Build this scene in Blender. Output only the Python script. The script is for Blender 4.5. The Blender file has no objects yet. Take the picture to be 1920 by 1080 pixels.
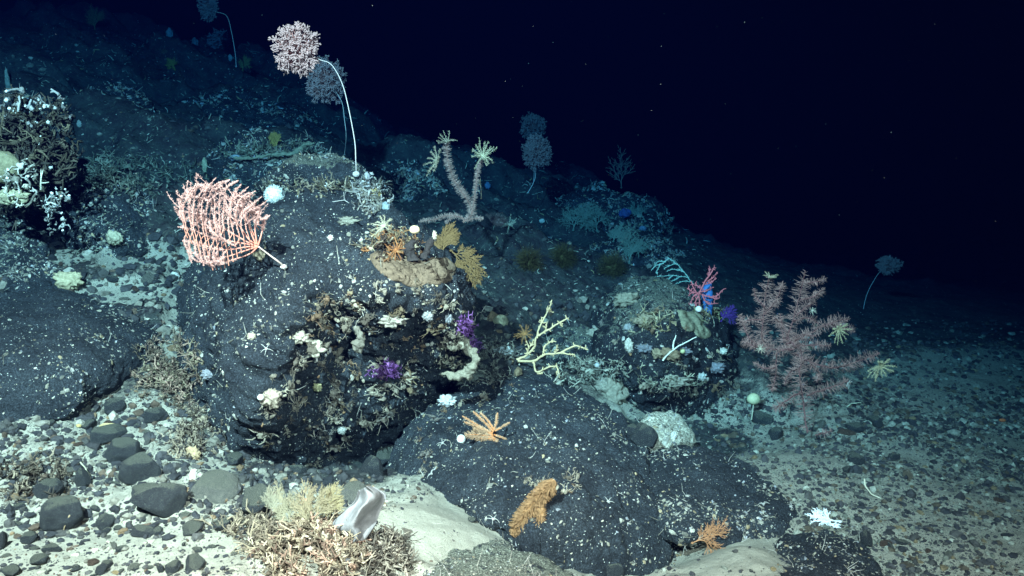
import bpy, math, random
import numpy as np
from mathutils import Vector, Matrix
from mathutils.bvhtree import BVHTree

random.seed(7); RNG = np.random.default_rng(7)
SC = bpy.context.scene; COL = SC.collection
# ------------------------------------------------------------------ camera
F = 1598.0; PITCH = math.radians(12.0); CAM = np.array([0.0, 0.0, 1.7])
FW = np.array([0, math.cos(PITCH), -math.sin(PITCH)]); UP = np.array([0, math.sin(PITCH), math.cos(PITCH)]); RT = np.array([1.0, 0, 0])
cd = bpy.data.cameras.new('camera'); co = bpy.data.objects.new('camera', cd); COL.objects.link(co)
cd.sensor_width = 36; cd.lens = 36 * F / 1920; cd.clip_end = 300; cd.clip_start = 0.05
co.location = CAM; co.rotation_euler = (math.pi/2 - PITCH, 0, 0); SC.camera = co
# ------------------------------------------------------------------ light: the deep sea has no sun; the diving vehicle's lamps light it
w = bpy.data.worlds.new('World'); SC.world = w; w.use_nodes = True
w.node_tree.nodes['Background'].inputs[0].default_value = (0.0, 0.012, 0.16, 1)
w.node_tree.nodes['Background'].inputs[1].default_value = 0.03
def spot(name, loc, aim, power, size, deg, col):
    l = bpy.data.lights.new(name, 'SPOT'); l.energy = power; l.shadow_soft_size = size
    l.spot_size = math.radians(deg); l.spot_blend = 0.8; l.color = col
    o = bpy.data.objects.new(name, l); COL.objects.link(o); o.location = loc
    o.rotation_euler = (Vector(aim) - Vector(loc)).to_track_quat('-Z', 'Y').to_euler(); return o
spot('vehicle_lamp', (-1.4, -0.3, 4.1), (-1.35, 5.5, 1.0), 17500, 0.05, 84, (1.0, 0.42, 0.27))
spot('vehicle_lamp', (0.8, -0.3, 2.6), (0.6, 4.0, 0.0), 3700, 0.05, 74, (1.0, 0.42, 0.27))
SC.view_settings.view_transform = 'Standard'; SC.view_settings.look = 'None'
SC.view_settings.exposure = 0.6; SC.view_settings.gamma = 1
SC.render.engine = 'CYCLES'; SC.cycles.use_denoising = True
SC.cycles.volume_bounces = 0; SC.cycles.max_bounces = 4; SC.cycles.diffuse_bounces = 2
SC.cycles.use_adaptive_sampling = True

# ------------------------------------------------------------------ helpers
def at(px, py, d):
    px = np.asarray(px, float)[..., None]; py = np.asarray(py, float)[..., None]; d = np.asarray(d, float)[..., None]
    return CAM + d * (FW + RT * (px - 960) / F + UP * (540 - py) / F)
def proj(P):
    Q = np.asarray(P, float) - CAM; d = Q @ FW
    return 960 + F * (Q @ RT) / d, 540 - F * (Q @ UP) / d, d
_perm = RNG.permutation(256); _perm = np.concatenate([_perm, _perm, _perm])
_g = RNG.normal(size=(256, 3)); _g /= np.linalg.norm(_g, axis=1)[:, None]
def n3(P):
    P = np.asarray(P, float); i = np.floor(P).astype(int); f = P - i; i &= 255
    u = f * f * f * (f * (f * 6 - 15) + 10); out = 0
    for a in (0, 1):
        for b in (0, 1):
            for c in (0, 1):
                h = _perm[_perm[_perm[(i[..., 0] + a) & 255] + ((i[..., 1] + b) & 255)] + ((i[..., 2] + c) & 255)]
                g = _g[h & 255]
                dd = g[..., 0] * (f[..., 0] - a) + g[..., 1] * (f[..., 1] - b) + g[..., 2] * (f[..., 2] - c)
                out = out + dd * (u[..., 0] if a else 1 - u[..., 0]) * (u[..., 1] if b else 1 - u[..., 1]) * (u[..., 2] if c else 1 - u[..., 2])
    return out * 1.5
def fbm(P, o=4, gain=.5, ridge=False):
    s = 0; a = 1.0; k = 1.0; P = np.asarray(P, float)
    for j in range(o):
        n = n3(P * k + 17.3 * j)
        s = s + a * ((1 - 2 * np.abs(n)) if ridge else n); a *= gain; k *= 2.07
    return s
def tps(pts, vals, lam=1e-4):
    pts = np.asarray(pts, float); vals = np.asarray(vals, float); n = len(pts); sc = np.ptp(pts, 0).max(); mu = pts.mean(0)
    q = (pts - mu) / sc
    def U(r2): return np.where(r2 > 1e-12, r2 * np.log(np.maximum(r2, 1e-12)) * .5, 0)
    K = U(((q[:, None] - q[None]) ** 2).sum(-1)) + lam * np.eye(n); Pm = np.hstack([np.ones((n, 1)), q])
    A = np.block([[K, Pm], [Pm.T, np.zeros((3, 3))]]); s = np.linalg.solve(A, np.concatenate([vals, np.zeros(3)]))
    def f(X):
        X = (np.asarray(X, float) - mu) / sc; o = np.full(X.shape[:-1], s[n]) + X @ s[n + 1:]
        for j in range(n): o = o + s[j] * U(((X - q[j]) ** 2).sum(-1))
        return o
    return f
class MB:
    """collects vertices, faces and vertex colours for ONE mesh"""
    def __init__(s): s.v = []; s.q = []; s.t = []; s.c = []; s.n = 0
    def add(s, V, Q=None, T=None, c=(1, 1, 1)):
        V = np.asarray(V, float).reshape(-1, 3); s.v.append(V)
        if Q is not None and len(Q): s.q.append(np.asarray(Q) + s.n)
        if T is not None and len(T): s.t.append(np.asarray(T) + s.n)
        c = np.asarray(c, float)
        s.c.append(np.broadcast_to(c, (len(V), 3)) if c.ndim == 1 else c); s.n += len(V); return s
    def mesh(s, name, mat, origin=(0, 0, 0), smooth=True):
        V = np.concatenate(s.v) - np.asarray(origin, float)
        Q = np.concatenate(s.q) if s.q else np.zeros((0, 4), int); T = np.concatenate(s.t) if s.t else np.zeros((0, 3), int)
        me = bpy.data.meshes.new(name); me.vertices.add(len(V)); me.vertices.foreach_set('co', V.astype(np.float32).ravel())
        me.loops.add(Q.size + T.size); me.loops.foreach_set('vertex_index', np.concatenate([Q.ravel(), T.ravel()]).astype(np.int32))
        me.polygons.add(len(Q) + len(T))
        me.polygons.foreach_set('loop_start', np.concatenate([np.arange(len(Q)) * 4, Q.size + np.arange(len(T)) * 3]).astype(np.int32))
        ca = me.color_attributes.new('Col', 'FLOAT_COLOR', 'POINT'); C = np.ones((len(V), 4), np.float32); C[:, :3] = np.concatenate(s.c)
        ca.data.foreach_set('color', C.ravel())
        me.polygons.foreach_set('use_smooth', np.full(len(Q) + len(T), smooth)); me.update(calc_edges=True)
        if mat: me.materials.append(mat)
        return me
    def obj(s, name, mat, parent=None, origin=(0, 0, 0), smooth=True):
        if not s.v: return None
        o = bpy.data.objects.new(name, s.mesh(name, mat, origin, smooth)); COL.objects.link(o)
        if parent: o.parent = parent
        else: o.location = origin
        return o
def tag(o, label=None, cat=None, group=None, kind=None):
    if label: o['label'] = label
    if cat: o['category'] = cat
    if group: o['group'] = group
    if kind: o['kind'] = kind
    return o
def thing(name, loc, label, cat, group=None):
    o = bpy.data.objects.new(name, None); COL.objects.link(o); o.location = loc; o.empty_display_size = .05
    return tag(o, label, cat, group)
def unit(v): v = np.asarray(v, float); return v / np.maximum(np.linalg.norm(v, axis=-1, keepdims=True), 1e-9)
def curves(mb, P, R, sides=4, c=(1, 1, 1)):
    """P (n,k,3) centre lines, R (n,k) radii; c colour, (n,3) or (n,k,3)"""
    P = np.asarray(P, float); n, k, _ = P.shape; R = np.broadcast_to(np.asarray(R, float), (n, k))
    T = unit(np.gradient(P, axis=1)); m = unit(P[:, -1] - P[:, 0] + 1e-6)
    ref = np.where(np.abs(m[:, 2:3]) < .8, np.array([[0, 0, 1.]]), np.array([[1., 0, 0]]))
    A = unit(np.cross(T, ref[:, None, :])); B = np.cross(T, A)
    th = np.arange(sides) * 2 * math.pi / sides
    V = P[:, :, None, :] + R[:, :, None, None] * (np.cos(th)[None, None, :, None] * A[:, :, None, :] + np.sin(th)[None, None, :, None] * B[:, :, None, :])
    idx = np.arange(n * k * sides).reshape(n, k, sides); a = idx[:, :-1]; b = idx[:, 1:]
    Q = np.stack([a, np.roll(a, -1, 2), np.roll(b, -1, 2), b], -1).reshape(-1, 4)
    c = np.asarray(c, float)
    if c.ndim == 2: c = np.broadcast_to(c[:, None], (n, k, 3))
    C = c if c.ndim == 1 else np.broadcast_to(c[:, :, None, :], (n, k, sides, 3)).reshape(-1, 3)
    last = idx[:, -1]; TT = []
    for j in range(1, sides - 1): TT.append(np.stack([last[:, 0], last[:, j], last[:, j + 1]], -1))
    mb.add(V.reshape(-1, 3), Q, np.concatenate(TT), C); return mb
def spline(pts, k):
    """smooth polyline through control points"""
    pts = np.asarray(pts, float); n = len(pts); 
    if n == 2: t = np.linspace(0, 1, k)[:, None]; return pts[0] * (1 - t) + pts[1] * t
    ex = np.vstack([2 * pts[0] - pts[1], pts, 2 * pts[-1] - pts[-2]]); out = []
    for u in np.linspace(0, n - 1 - 1e-6, k):
        i = int(u); f = u - i; a, b, c, d = ex[i:i + 4]
        out.append(.5 * (2 * b + (c - a) * f + (2 * a - 5 * b + 4 * c - d) * f * f + (3 * b - a - 3 * c + d) * f ** 3))
    return np.array(out)
def ico(sub):
    import bmesh
    bm = bmesh.new(); bmesh.ops.create_icosphere(bm, subdivisions=sub, radius=1)
    V = np.array([v.co[:] for v in bm.verts]); T = np.array([[v.index for v in f.verts] for f in bm.faces]); bm.free(); return V, T
ICO = {i: ico(i) for i in (1, 2, 3, 4, 5)}
def blob(mb, c, r, amp=.2, fr=1.5, seed=0, sub=3, col=(1, 1, 1), rot=None, oct=3):
    V, T = ICO[sub]; n = fbm(V * fr + seed * 7.13 + 3.1, oct); V = V * (1 + amp * n)[:, None] * np.asarray(r, float)
    if rot is not None: V = V @ np.asarray(rot).T
    mb.add(V + np.asarray(c, float), None, T, col); return mb
def rotm(z, ang=0.0, x=0.0, y=0.0): return np.array(Matrix.Rotation(z, 3, 'Z') @ Matrix.Rotation(y, 3, 'Y') @ Matrix.Rotation(x, 3, 'X'))
def frame(n):
    n = unit(n); a = unit(np.cross(n, [0.3, .9, .2])); b = np.cross(n, a); return a, b, n

# ------------------------------------------------------------------ materials
def newmat(name):
    m = bpy.data.materials.new(name); m.use_nodes = True; nt = m.node_tree; b = nt.nodes['Principled BSDF']; return m, nt, b
def N(nt, t, **kw):
    n = nt.nodes.new(t)
    for k, v in kw.items():
        if k[0] == '_': setattr(n, k[1:], v)
        else: n.inputs[int(k[1:]) if k[0] == 'i' and k[1:].isdigit() else k].default_value = v
    return n
def ramp(nt, src, stops):
    r = nt.nodes.new('ShaderNodeValToRGB'); e = r.color_ramp.elements
    while len(e) < len(stops): e.new(.5)
    for el, (p, c) in zip(e, stops): el.position = p; el.color = (c[0], c[1], c[2], 1) if hasattr(c, '__len__') else (c, c, c, 1)
    nt.links.new(src, r.inputs[0]); return r.outputs[0]
def mix(nt, f, a, b, mode='MIX'):
    m = nt.nodes.new('ShaderNodeMix'); m.data_type = 'RGBA'; m.blend_type = mode
    for s, v in ((m.inputs[0], f), (m.inputs[6], a), (m.inputs[7], b)):
        if hasattr(v, 'links'): nt.links.new(v, s)
        elif hasattr(v, '__len__'): s.default_value = (v[0], v[1], v[2], 1)
        else: s.default_value = v
    return m.outputs[2]
def math_(nt, op, a, b=0.0, c=None):
    m = nt.nodes.new('ShaderNodeMath'); m.operation = op
    for i, v in enumerate((a, b, c)):
        if v is None: continue
        if hasattr(v, 'links'): nt.links.new(v, m.inputs[i])
        else: m.inputs[i].default_value = v
    return m.outputs[0]
def noise(nt, co_, s, d=4, r=.6, dist=0.0):
    n = N(nt, 'ShaderNodeTexNoise'); n.inputs['Scale'].default_value = s; n.inputs['Detail'].default_value = d
    n.inputs['Roughness'].default_value = r; n.inputs['Distortion'].default_value = dist; nt.links.new(co_, n.inputs['Vector']); return n.outputs[0]
def vor(nt, co_, s, feat='F1'):
    n = N(nt, 'ShaderNodeTexVoronoi'); n.feature = feat; n.inputs['Scale'].default_value = s; nt.links.new(co_, n.inputs['Vector']); return n
def rock_mat(name, dark=(.012, .017, .023), mid=(.036, .047, .056), dust=(.17, .19, .15), dustamt=.36, specks=.8, warm=0.0):
    m, nt, b = newmat(name); tc = N(nt, 'ShaderNodeTexCoord').outputs['Object']; ge = N(nt, 'ShaderNodeNewGeometry')
    wob = noise(nt, tc, 9, 3)
    wv = nt.nodes.new('ShaderNodeVectorMath'); wv.operation = 'MULTIPLY_ADD'; nt.links.new(wob, wv.inputs[0]); wv.inputs[1].default_value = (.05, .05, .05); nt.links.new(tc, wv.inputs[2]); tw = wv.outputs[0]
    base = mix(nt, ramp(nt, noise(nt, tc, 5, 8, .7), [(.35, 0), (.65, 1)]), dark, mid)
    # sediment lying on what faces up, caught in the hollows of the rock
    sep = N(nt, 'ShaderNodeSeparateXYZ'); nt.links.new(ge.outputs['Normal'], sep.inputs[0])
    up = math_(nt, 'MULTIPLY_ADD', sep.outputs[2], .55, .0)
    dn = math_(nt, 'ADD', up, noise(nt, tw, 26, 9, .78, .6))
    dn2 = ramp(nt, dn, [(1.12 - .22 * dustamt, 0), (1.24 - .22 * dustamt, 1)])
    base = mix(nt, math_(nt, 'MULTIPLY', dn2, .75), base, dust)
    # fine pale crust and worm tubes
    v1 = vor(nt, tw, 55); m1 = math_(nt, 'LESS_THAN', v1.outputs['Distance'], .23)
    sp = N(nt, 'ShaderNodeSeparateColor'); nt.links.new(v1.outputs['Color'], sp.inputs[0])
    patch = ramp(nt, noise(nt, tc, 7, 4), [(.42, .0), (.62, 1)])
    thr = math_(nt, 'MULTIPLY_ADD', patch, .26 * specks, .05 * specks)
    k1 = math_(nt, 'MULTIPLY', m1, math_(nt, 'LESS_THAN', sp.outputs[0], thr))
    sc_ = mix(nt, sp.outputs[1], (.30, .33, .28), (.62, .60, .48))
    base = mix(nt, math_(nt, 'MULTIPLY', k1, .9), base, sc_)
    v2 = vor(nt, tw, 130); m2 = math_(nt, 'LESS_THAN', v2.outputs['Distance'], .28)
    sp2 = N(nt, 'ShaderNodeSeparateColor'); nt.links.new(v2.outputs['Color'], sp2.inputs[0])
    k2 = math_(nt, 'MULTIPLY', m2, math_(nt, 'LESS_THAN', sp2.outputs[0], math_(nt, 'MULTIPLY', thr, .8)))
    base = mix(nt, math_(nt, 'MULTIPLY', k2, .8), base, (.5, .55, .52))
    base = mix(nt, 1.0, base, ramp(nt, noise(nt, tc, 170, 4, .8), [(.36, .3), (.5, .95), (.66, 3.0)]), 'MULTIPLY')
    nt.links.new(base, b.inputs['Base Color']); b.inputs['Roughness'].default_value = .8; b.inputs['Specular IOR Level'].default_value = .25
    h = math_(nt, 'MULTIPLY_ADD', noise(nt, tw, 30, 8, .75), 1.0, math_(nt, 'MULTIPLY', k1, .35))
    h = math_(nt, 'MULTIPLY_ADD', noise(nt, tw, 110, 5, .7), .4, h)
    bp = N(nt, 'ShaderNodeBump'); bp.inputs['Strength'].default_value = .9; bp.inputs['Distance'].default_value = .03
    nt.links.new(h, bp.inputs['Height']); nt.links.new(bp.outputs[0], b.inputs['Normal']); return m
def tint_mat(name, rough=.7, var=.35, scale=60, bump=.5, bd=.004, sss=0.0):
    """colour comes from the mesh's own colour attribute, broken up by noise"""
    m, nt, b = newmat(name); tc = N(nt, 'ShaderNodeTexCoord').outputs['Object']; a = N(nt, 'ShaderNodeAttribute'); a.attribute_name = 'Col'
    n = noise(nt, tc, scale, 5, .7); f = ramp(nt, n, [(.3, 1 - var), (.7, 1.0)])
    nt.links.new(mix(nt, 1.0, a.outputs['Color'], f, 'MULTIPLY'), b.inputs['Base Color'])
    b.inputs['Roughness'].default_value = rough; b.inputs['Specular IOR Level'].default_value = .3
    if sss: b.inputs['Subsurface Weight'].default_value = sss; b.inputs['Subsurface Radius'].default_value = (.02, .015, .01)
    if bump:
        bp = N(nt, 'ShaderNodeBump'); bp.inputs['Strength'].default_value = bump; bp.inputs['Distance'].default_value = bd
        nt.links.new(noise(nt, tc, scale * 2, 6, .7), bp.inputs['Height']); nt.links.new(bp.outputs[0], b.inputs['Normal'])
    return m
def ground_mat():
    m, nt, b = newmat('seabed'); tc = N(nt, 'ShaderNodeTexCoord').outputs['Object']; a = N(nt, 'ShaderNodeAttribute'); a.attribute_name = 'Col'
    sc = N(nt, 'ShaderNodeSeparateColor'); nt.links.new(a.outputs['Color'], sc.inputs[0]); rk_shade = sc.outputs[0]; gv = sc.outputs[1]
    sand = mix(nt, noise(nt, tc, 3.5, 6, .65), (.30, .305, .25), (.45, .45, .37))
    sand = mix(nt, ramp(nt, noise(nt, tc, 300, 3, .7), [(.35, 0), (.7, 1)]), (.24, .245, .2), sand)
    wob = noise(nt, tc, 14, 4); wv = nt.nodes.new('ShaderNodeVectorMath'); wv.operation = 'MULTIPLY_ADD'; nt.links.new(wob, wv.inputs[0]); wv.inputs[1].default_value = (.05, .05, .05); nt.links.new(tc, wv.inputs[2]); tw = wv.outputs[0]
    # dark grit in the sand, more of it where the gravel lies
    v = vor(nt, tw, 60); s2 = N(nt, 'ShaderNodeSeparateColor'); nt.links.new(v.outputs['Color'], s2.inputs[0])
    g1 = math_(nt, 'MULTIPLY', math_(nt, 'LESS_THAN', v.outputs['Distance'], .36), math_(nt, 'LESS_THAN', s2.outputs[0], math_(nt, 'MULTIPLY_ADD', gv, .22, .02)))
    sand = mix(nt, g1, sand, mix(nt, s2.outputs[1], (.05, .06, .07), (.16, .15, .12)))
    v3 = vor(nt, tw, 190); s3 = N(nt, 'ShaderNodeSeparateColor'); nt.links.new(v3.outputs['Color'], s3.inputs[0])
    g3 = math_(nt, 'MULTIPLY', math_(nt, 'LESS_THAN', v3.outputs['Distance'], .36), math_(nt, 'LESS_THAN', s3.outputs[0], math_(nt, 'MULTIPLY_ADD', gv, .7, .04)))
    sand = mix(nt, g3, sand, (.08, .085, .08))
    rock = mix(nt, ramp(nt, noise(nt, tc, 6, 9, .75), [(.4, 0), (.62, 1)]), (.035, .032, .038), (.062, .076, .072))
    n1 = noise(nt, tw, 22, 9, .8, .5)
    rock = mix(nt, ramp(nt, n1, [(.555, 0), (.65, 1)]), rock, (.17, .195, .16))
    v4 = vor(nt, tw, 38); s4 = N(nt, 'ShaderNodeSeparateColor'); nt.links.new(v4.outputs['Color'], s4.inputs[0])
    k4 = math_(nt, 'MULTIPLY', math_(nt, 'LESS_THAN', v4.outputs['Distance'], .2), math_(nt, 'LESS_THAN', s4.outputs[0], .12))
    rock = mix(nt, k4, rock, (.6, .6, .5))
    rm = ramp(nt, math_(nt, 'ADD', rk_shade, math_(nt, 'MULTIPLY', math_(nt, 'SUBTRACT', noise(nt, tw, 8, 8, .75), .5), 1.1)), [(.40, 0), (.60, 1)])
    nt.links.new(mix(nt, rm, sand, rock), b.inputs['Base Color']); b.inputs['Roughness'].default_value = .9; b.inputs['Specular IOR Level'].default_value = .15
    h = math_(nt, 'ADD', math_(nt, 'MULTIPLY', noise(nt, tw, 28, 8, .75), math_(nt, 'MULTIPLY_ADD', rm, 1.3, .6)), math_(nt, 'MULTIPLY', g1, .3))
    bp = N(nt, 'ShaderNodeBump'); bp.inputs['Strength'].default_value = .9; bp.inputs['Distance'].default_value = .02
    nt.links.new(h, bp.inputs['Height']); nt.links.new(bp.outputs[0], b.inputs['Normal']); return m
M_ROCK = rock_mat('basalt'); M_SLAB = rock_mat('basalt_silted', dustamt=.5, specks=.7); M_ROCKD = rock_mat('basalt_dusty', dustamt=1.0, specks=1.2); M_ROCKC = rock_mat('basalt_clean', dustamt=.15, specks=.6)
M_COB = rock_mat('cobble', dark=(.03, .037, .044), mid=(.052, .062, .068), dustamt=.9, specks=.9)
M_ROCKR = rock_mat('basalt_dark', dark=(.010, .013, .018), mid=(.028, .036, .042), dustamt=.8, specks=.7); M_PALE = rock_mat('pale_rock', dark=(.42, .42, .33), mid=(.62, .61, .5), dust=(.75, .75, .65), specks=.3)  # rounded boulder: lower base tones than the other basalt
M_T = tint_mat('living_tissue', var=.35, sss=0.0); M_SOFT = tint_mat('soft_tissue', var=.15, bump=.2); M_CR = tint_mat('crust', var=.6, scale=45, bump=.9, bd=.01)
M_GR = ground_mat()

# ------------------------------------------------------------------ seabed
G = [(0,1080,2.6),(480,1080,2.6),(850,1070,2.8),(1000,1080,3.0),(1180,1080,3.4),(1270,1060,3.35),(1370,1080,2.9),(1370,1010,3.1),(1550,1080,3.15),(1920,1080,3.1),(0,980,2.95),(400,980,2.95),(850,980,3.02),(1240,980,3.65),(1400,940,3.6),(1600,980,3.5),(1920,980,3.6),
 (0,850,3.35),(200,850,3.45),(450,885,3.55),(600,885,4.05),(720,855,4.4),(720,905,3.7),(600,925,3.45),(1000,850,4.0),(1110,920,3.75),(1450,850,4.2),(1650,850,4.45),(1920,850,4.7),(0,720,3.8),(350,720,4.0),(1200,800,5.0),(1300,850,4.8),(1200,865,4.2),(1400,790,5.05),(1450,740,5.15),(1700,720,5.7),(1920,720,6.1),
 (0,600,4.2),(320,600,4.5),(950,620,5.0),(1600,600,7.4),(1920,600,8.2),(0,500,4.6),(300,500,5.0),(600,480,5.4),(1000,500,6.3),(1300,510,8.0),(1700,560,9.0),(1920,575,9.2),
 (0,400,5.2),(300,400,5.8),(750,400,6.8),(1000,410,8.0),(1240,430,11),(0,300,6.0),(300,300,7.0),(600,310,7.6),(850,330,9.8),(1050,355,12.5),(0,200,7.0),(300,200,8.3),(600,240,9.4),(760,290,12),
 (0,110,8.4),(300,130,10.0),(500,185,11.0),(0,38,10.4),(150,52,11),(300,80,11.6),(400,110,12),(520,165,12.4),(640,215,13.6),(760,285,14.5),(1000,350,15.5),(1200,412,15.5),(1450,520,14),(1750,548,14),(1920,556,14)]
GP = np.array([at(*g) for g in G]); back = []
for g in [(0,38,10.4),(300,80,11.6),(640,215,13.6),(1000,350,15.5),(1450,530,14)]:
    p = at(*g); back.append([p[0] * 1.25, p[1] * 1.35, p[2] - 1.0])
    back.append([p[0] * 2.6, p[1] * 2.6, p[2] - 4.5])
back += [[-9, 5, 3.2], [-7, 1.5, 1.6], [-3, .5, .5], [0, .3, .2], [3, .3, 0], [9, 1.5, -.3], [14, 8, -.9], [12, 20, -1.5], [-16, 9, 4.0]]
GP = np.vstack([GP, np.array(back)])
gfun = tps(GP[:, :2], GP[:, 2], 2e-5)
def sm(x, a, b): t = np.clip((x - a) / (b - a), 0, 1); return t * t * (3 - 2 * t)
# soft (sandy) areas, given where they lie on the seabed
SANDS = [(150, 1040, 330, 75), (870, 1000, 150, 75), (1370, 1050, 110, 70), (345, 560, 40, 70), (210, 560, 130, 26), (130, 480, 60, 22), (250, 500, 70, 22), (330, 640, 30, 60), (250, 430, 40, 14), (230, 830, 60, 40), (1700, 980, 420, 130), (420, 870, 60, 30), (1500, 850, 200, 70), (1850, 760, 300, 100)]
def zones(X, Y, Z):
    px, py, d = proj(np.stack([X, Y, Z], -1)); s = np.zeros_like(X)
    for cx, cy, rx, ry in SANDS: s = np.maximum(s, 1 - sm(np.hypot((px - cx) / rx, (py - cy) / ry), .7, 1.25))
    return s, px, py
def terrain():
    ny, nx = 560, 620
    ys = np.concatenate([np.geomspace(.9, 18, ny - 40), np.geomspace(18.6, 70, 40)]); us = np.linspace(-1, 1, nx)
    Y, U_ = np.meshgrid(ys, us, indexing='ij'); X = U_ * (.95 * Y + 1.5)
    Z = gfun(np.stack([np.clip(X, -22, 24), np.clip(Y, 0, 34)], -1)); Z = np.clip(Z, -8, 6)
    s, px, py = zones(X, Y, Z); P = np.stack([X, Y, Z * .5], -1)
    rough = (1 - s) * (.35 + .65 * sm(Y, 3.5, 7)) * (1 - .72 * sm(px, 1250, 1550) * (1 - sm(Y, 9, 12)))
    far = sm(Y, 5, 8); Pa = np.stack([X * .45, Y * 1.0, Z * .5], -1); ln = fbm(Pa * 1.15 + 4, 3, .5) * 2.2; led = np.floor(ln) + sm(ln - np.floor(ln), .25, .8)
    hrel = (.16 - .08 * far) * fbm(P * 1.1, 4, .5) + .17 * far * led * (1 - .8 * sm(px, 900, 1300)) + (.085 - .05 * far) * np.maximum(fbm(P * 2.6 + 9, 4, .6, True) - .2, -.6) + (.03 - .014 * far) * fbm(P * 11, 3, .6)
    Z = Z + rough * hrel * (1 + .5 * sm(Y, 6, 10)) + s * (.018 * fbm(P * 2.2, 3) + .007 * fbm(P * 8, 3)) + .004 * fbm(P * 30, 2)
    rk_shade = np.clip((1 - s) * (.62 + .3 * sm(Y, 4, 8)) - .15 * sm(px, 1250, 1500) * (1 - sm(Y, 8, 11)), 0, 1) * (1 - .75 * sm(py, 700, 830)); shade = np.zeros_like(X)
    for cx, cy, rx, ry in [(600, 890, 170, 38), (725, 830, 125, 50), (1290, 830, 130, 40), (1150, 850, 60, 60)]: shade = np.maximum(shade, 1 - sm(np.hypot((px - cx) / rx, (py - cy) / ry), .7, 1.25))  # shade beneath the boulders, put into the seabed as dark rock colour
    rk_shade = np.maximum(rk_shade, .8 * shade)
    s2 = np.maximum(1 - sm(np.hypot((px - 870) / 150, (py - 990) / 65), .8, 1.1), 1 - sm(np.hypot((px - 1370) / 105, (py - 1045) / 68), .8, 1.1))
    gv = (1 - s2) * np.clip(.3 + .7 * sm(px, 1150, 1450) + .8 * (1 - sm(px, 250, 420)) * (1 - sm(py, 900, 960)), 0, 1) * (1 - .6 * s * (px < 1250))
    C = np.stack([rk_shade, gv, s], -1).reshape(-1, 3); i = np.arange(ny * nx).reshape(ny, nx)
    Q = np.stack([i[:-1, :-1], i[:-1, 1:], i[1:, 1:], i[1:, :-1]], -1).reshape(-1, 4)
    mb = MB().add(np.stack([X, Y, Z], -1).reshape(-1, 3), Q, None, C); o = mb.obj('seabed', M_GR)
    tag(o, 'stony seabed of pale sand, grit and dark rubble sloping up to the left', kind='structure'); return mb
SOLID = []          # (verts, polys) of everything rigid, for laying things on surfaces
def solid(mb):
    V = np.concatenate(mb.v); F_ = []
    for q in mb.q: F_ += q.tolist()
    for t in mb.t: F_ += t.tolist()
    SOLID.append((V, F_)); return mb
GT = solid(terrain()); BVH = {}
def bvh(i=None):
    k = len(SOLID) if i is None else ('s', i)
    if k not in BVH:
        if i is not None: BVH[k] = BVHTree.FromPolygons(SOLID[i][0].tolist(), SOLID[i][1])
        else:
            V = []; Fs = []; n = 0
            for v, f in SOLID: V += v.tolist(); Fs += [[a + n for a in g] for g in f]; n += len(v)
            BVH[k] = BVHTree.FromPolygons(V, Fs)
    return BVH[k]
def hit(px, py, tree=None):
    d = unit(at(px, py, 1.0) - CAM); r = (tree or bvh()).ray_cast(Vector(CAM), Vector(d), 60)
    if r[0] is None: return None, None, None
    n = np.array(r[1]); n = n if n @ d < 0 else -n; p = np.array(r[0]); return p, n, float((p - CAM) @ FW)
def dep(px, py): return hit(px, py)[2] or 9.0
GB = bvh(0)
def gz(x, y):
    r = GB.ray_cast(Vector((x, y, 20)), Vector((0, 0, -1)), 60); return r[0][2] if r[0] else 0.0

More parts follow.
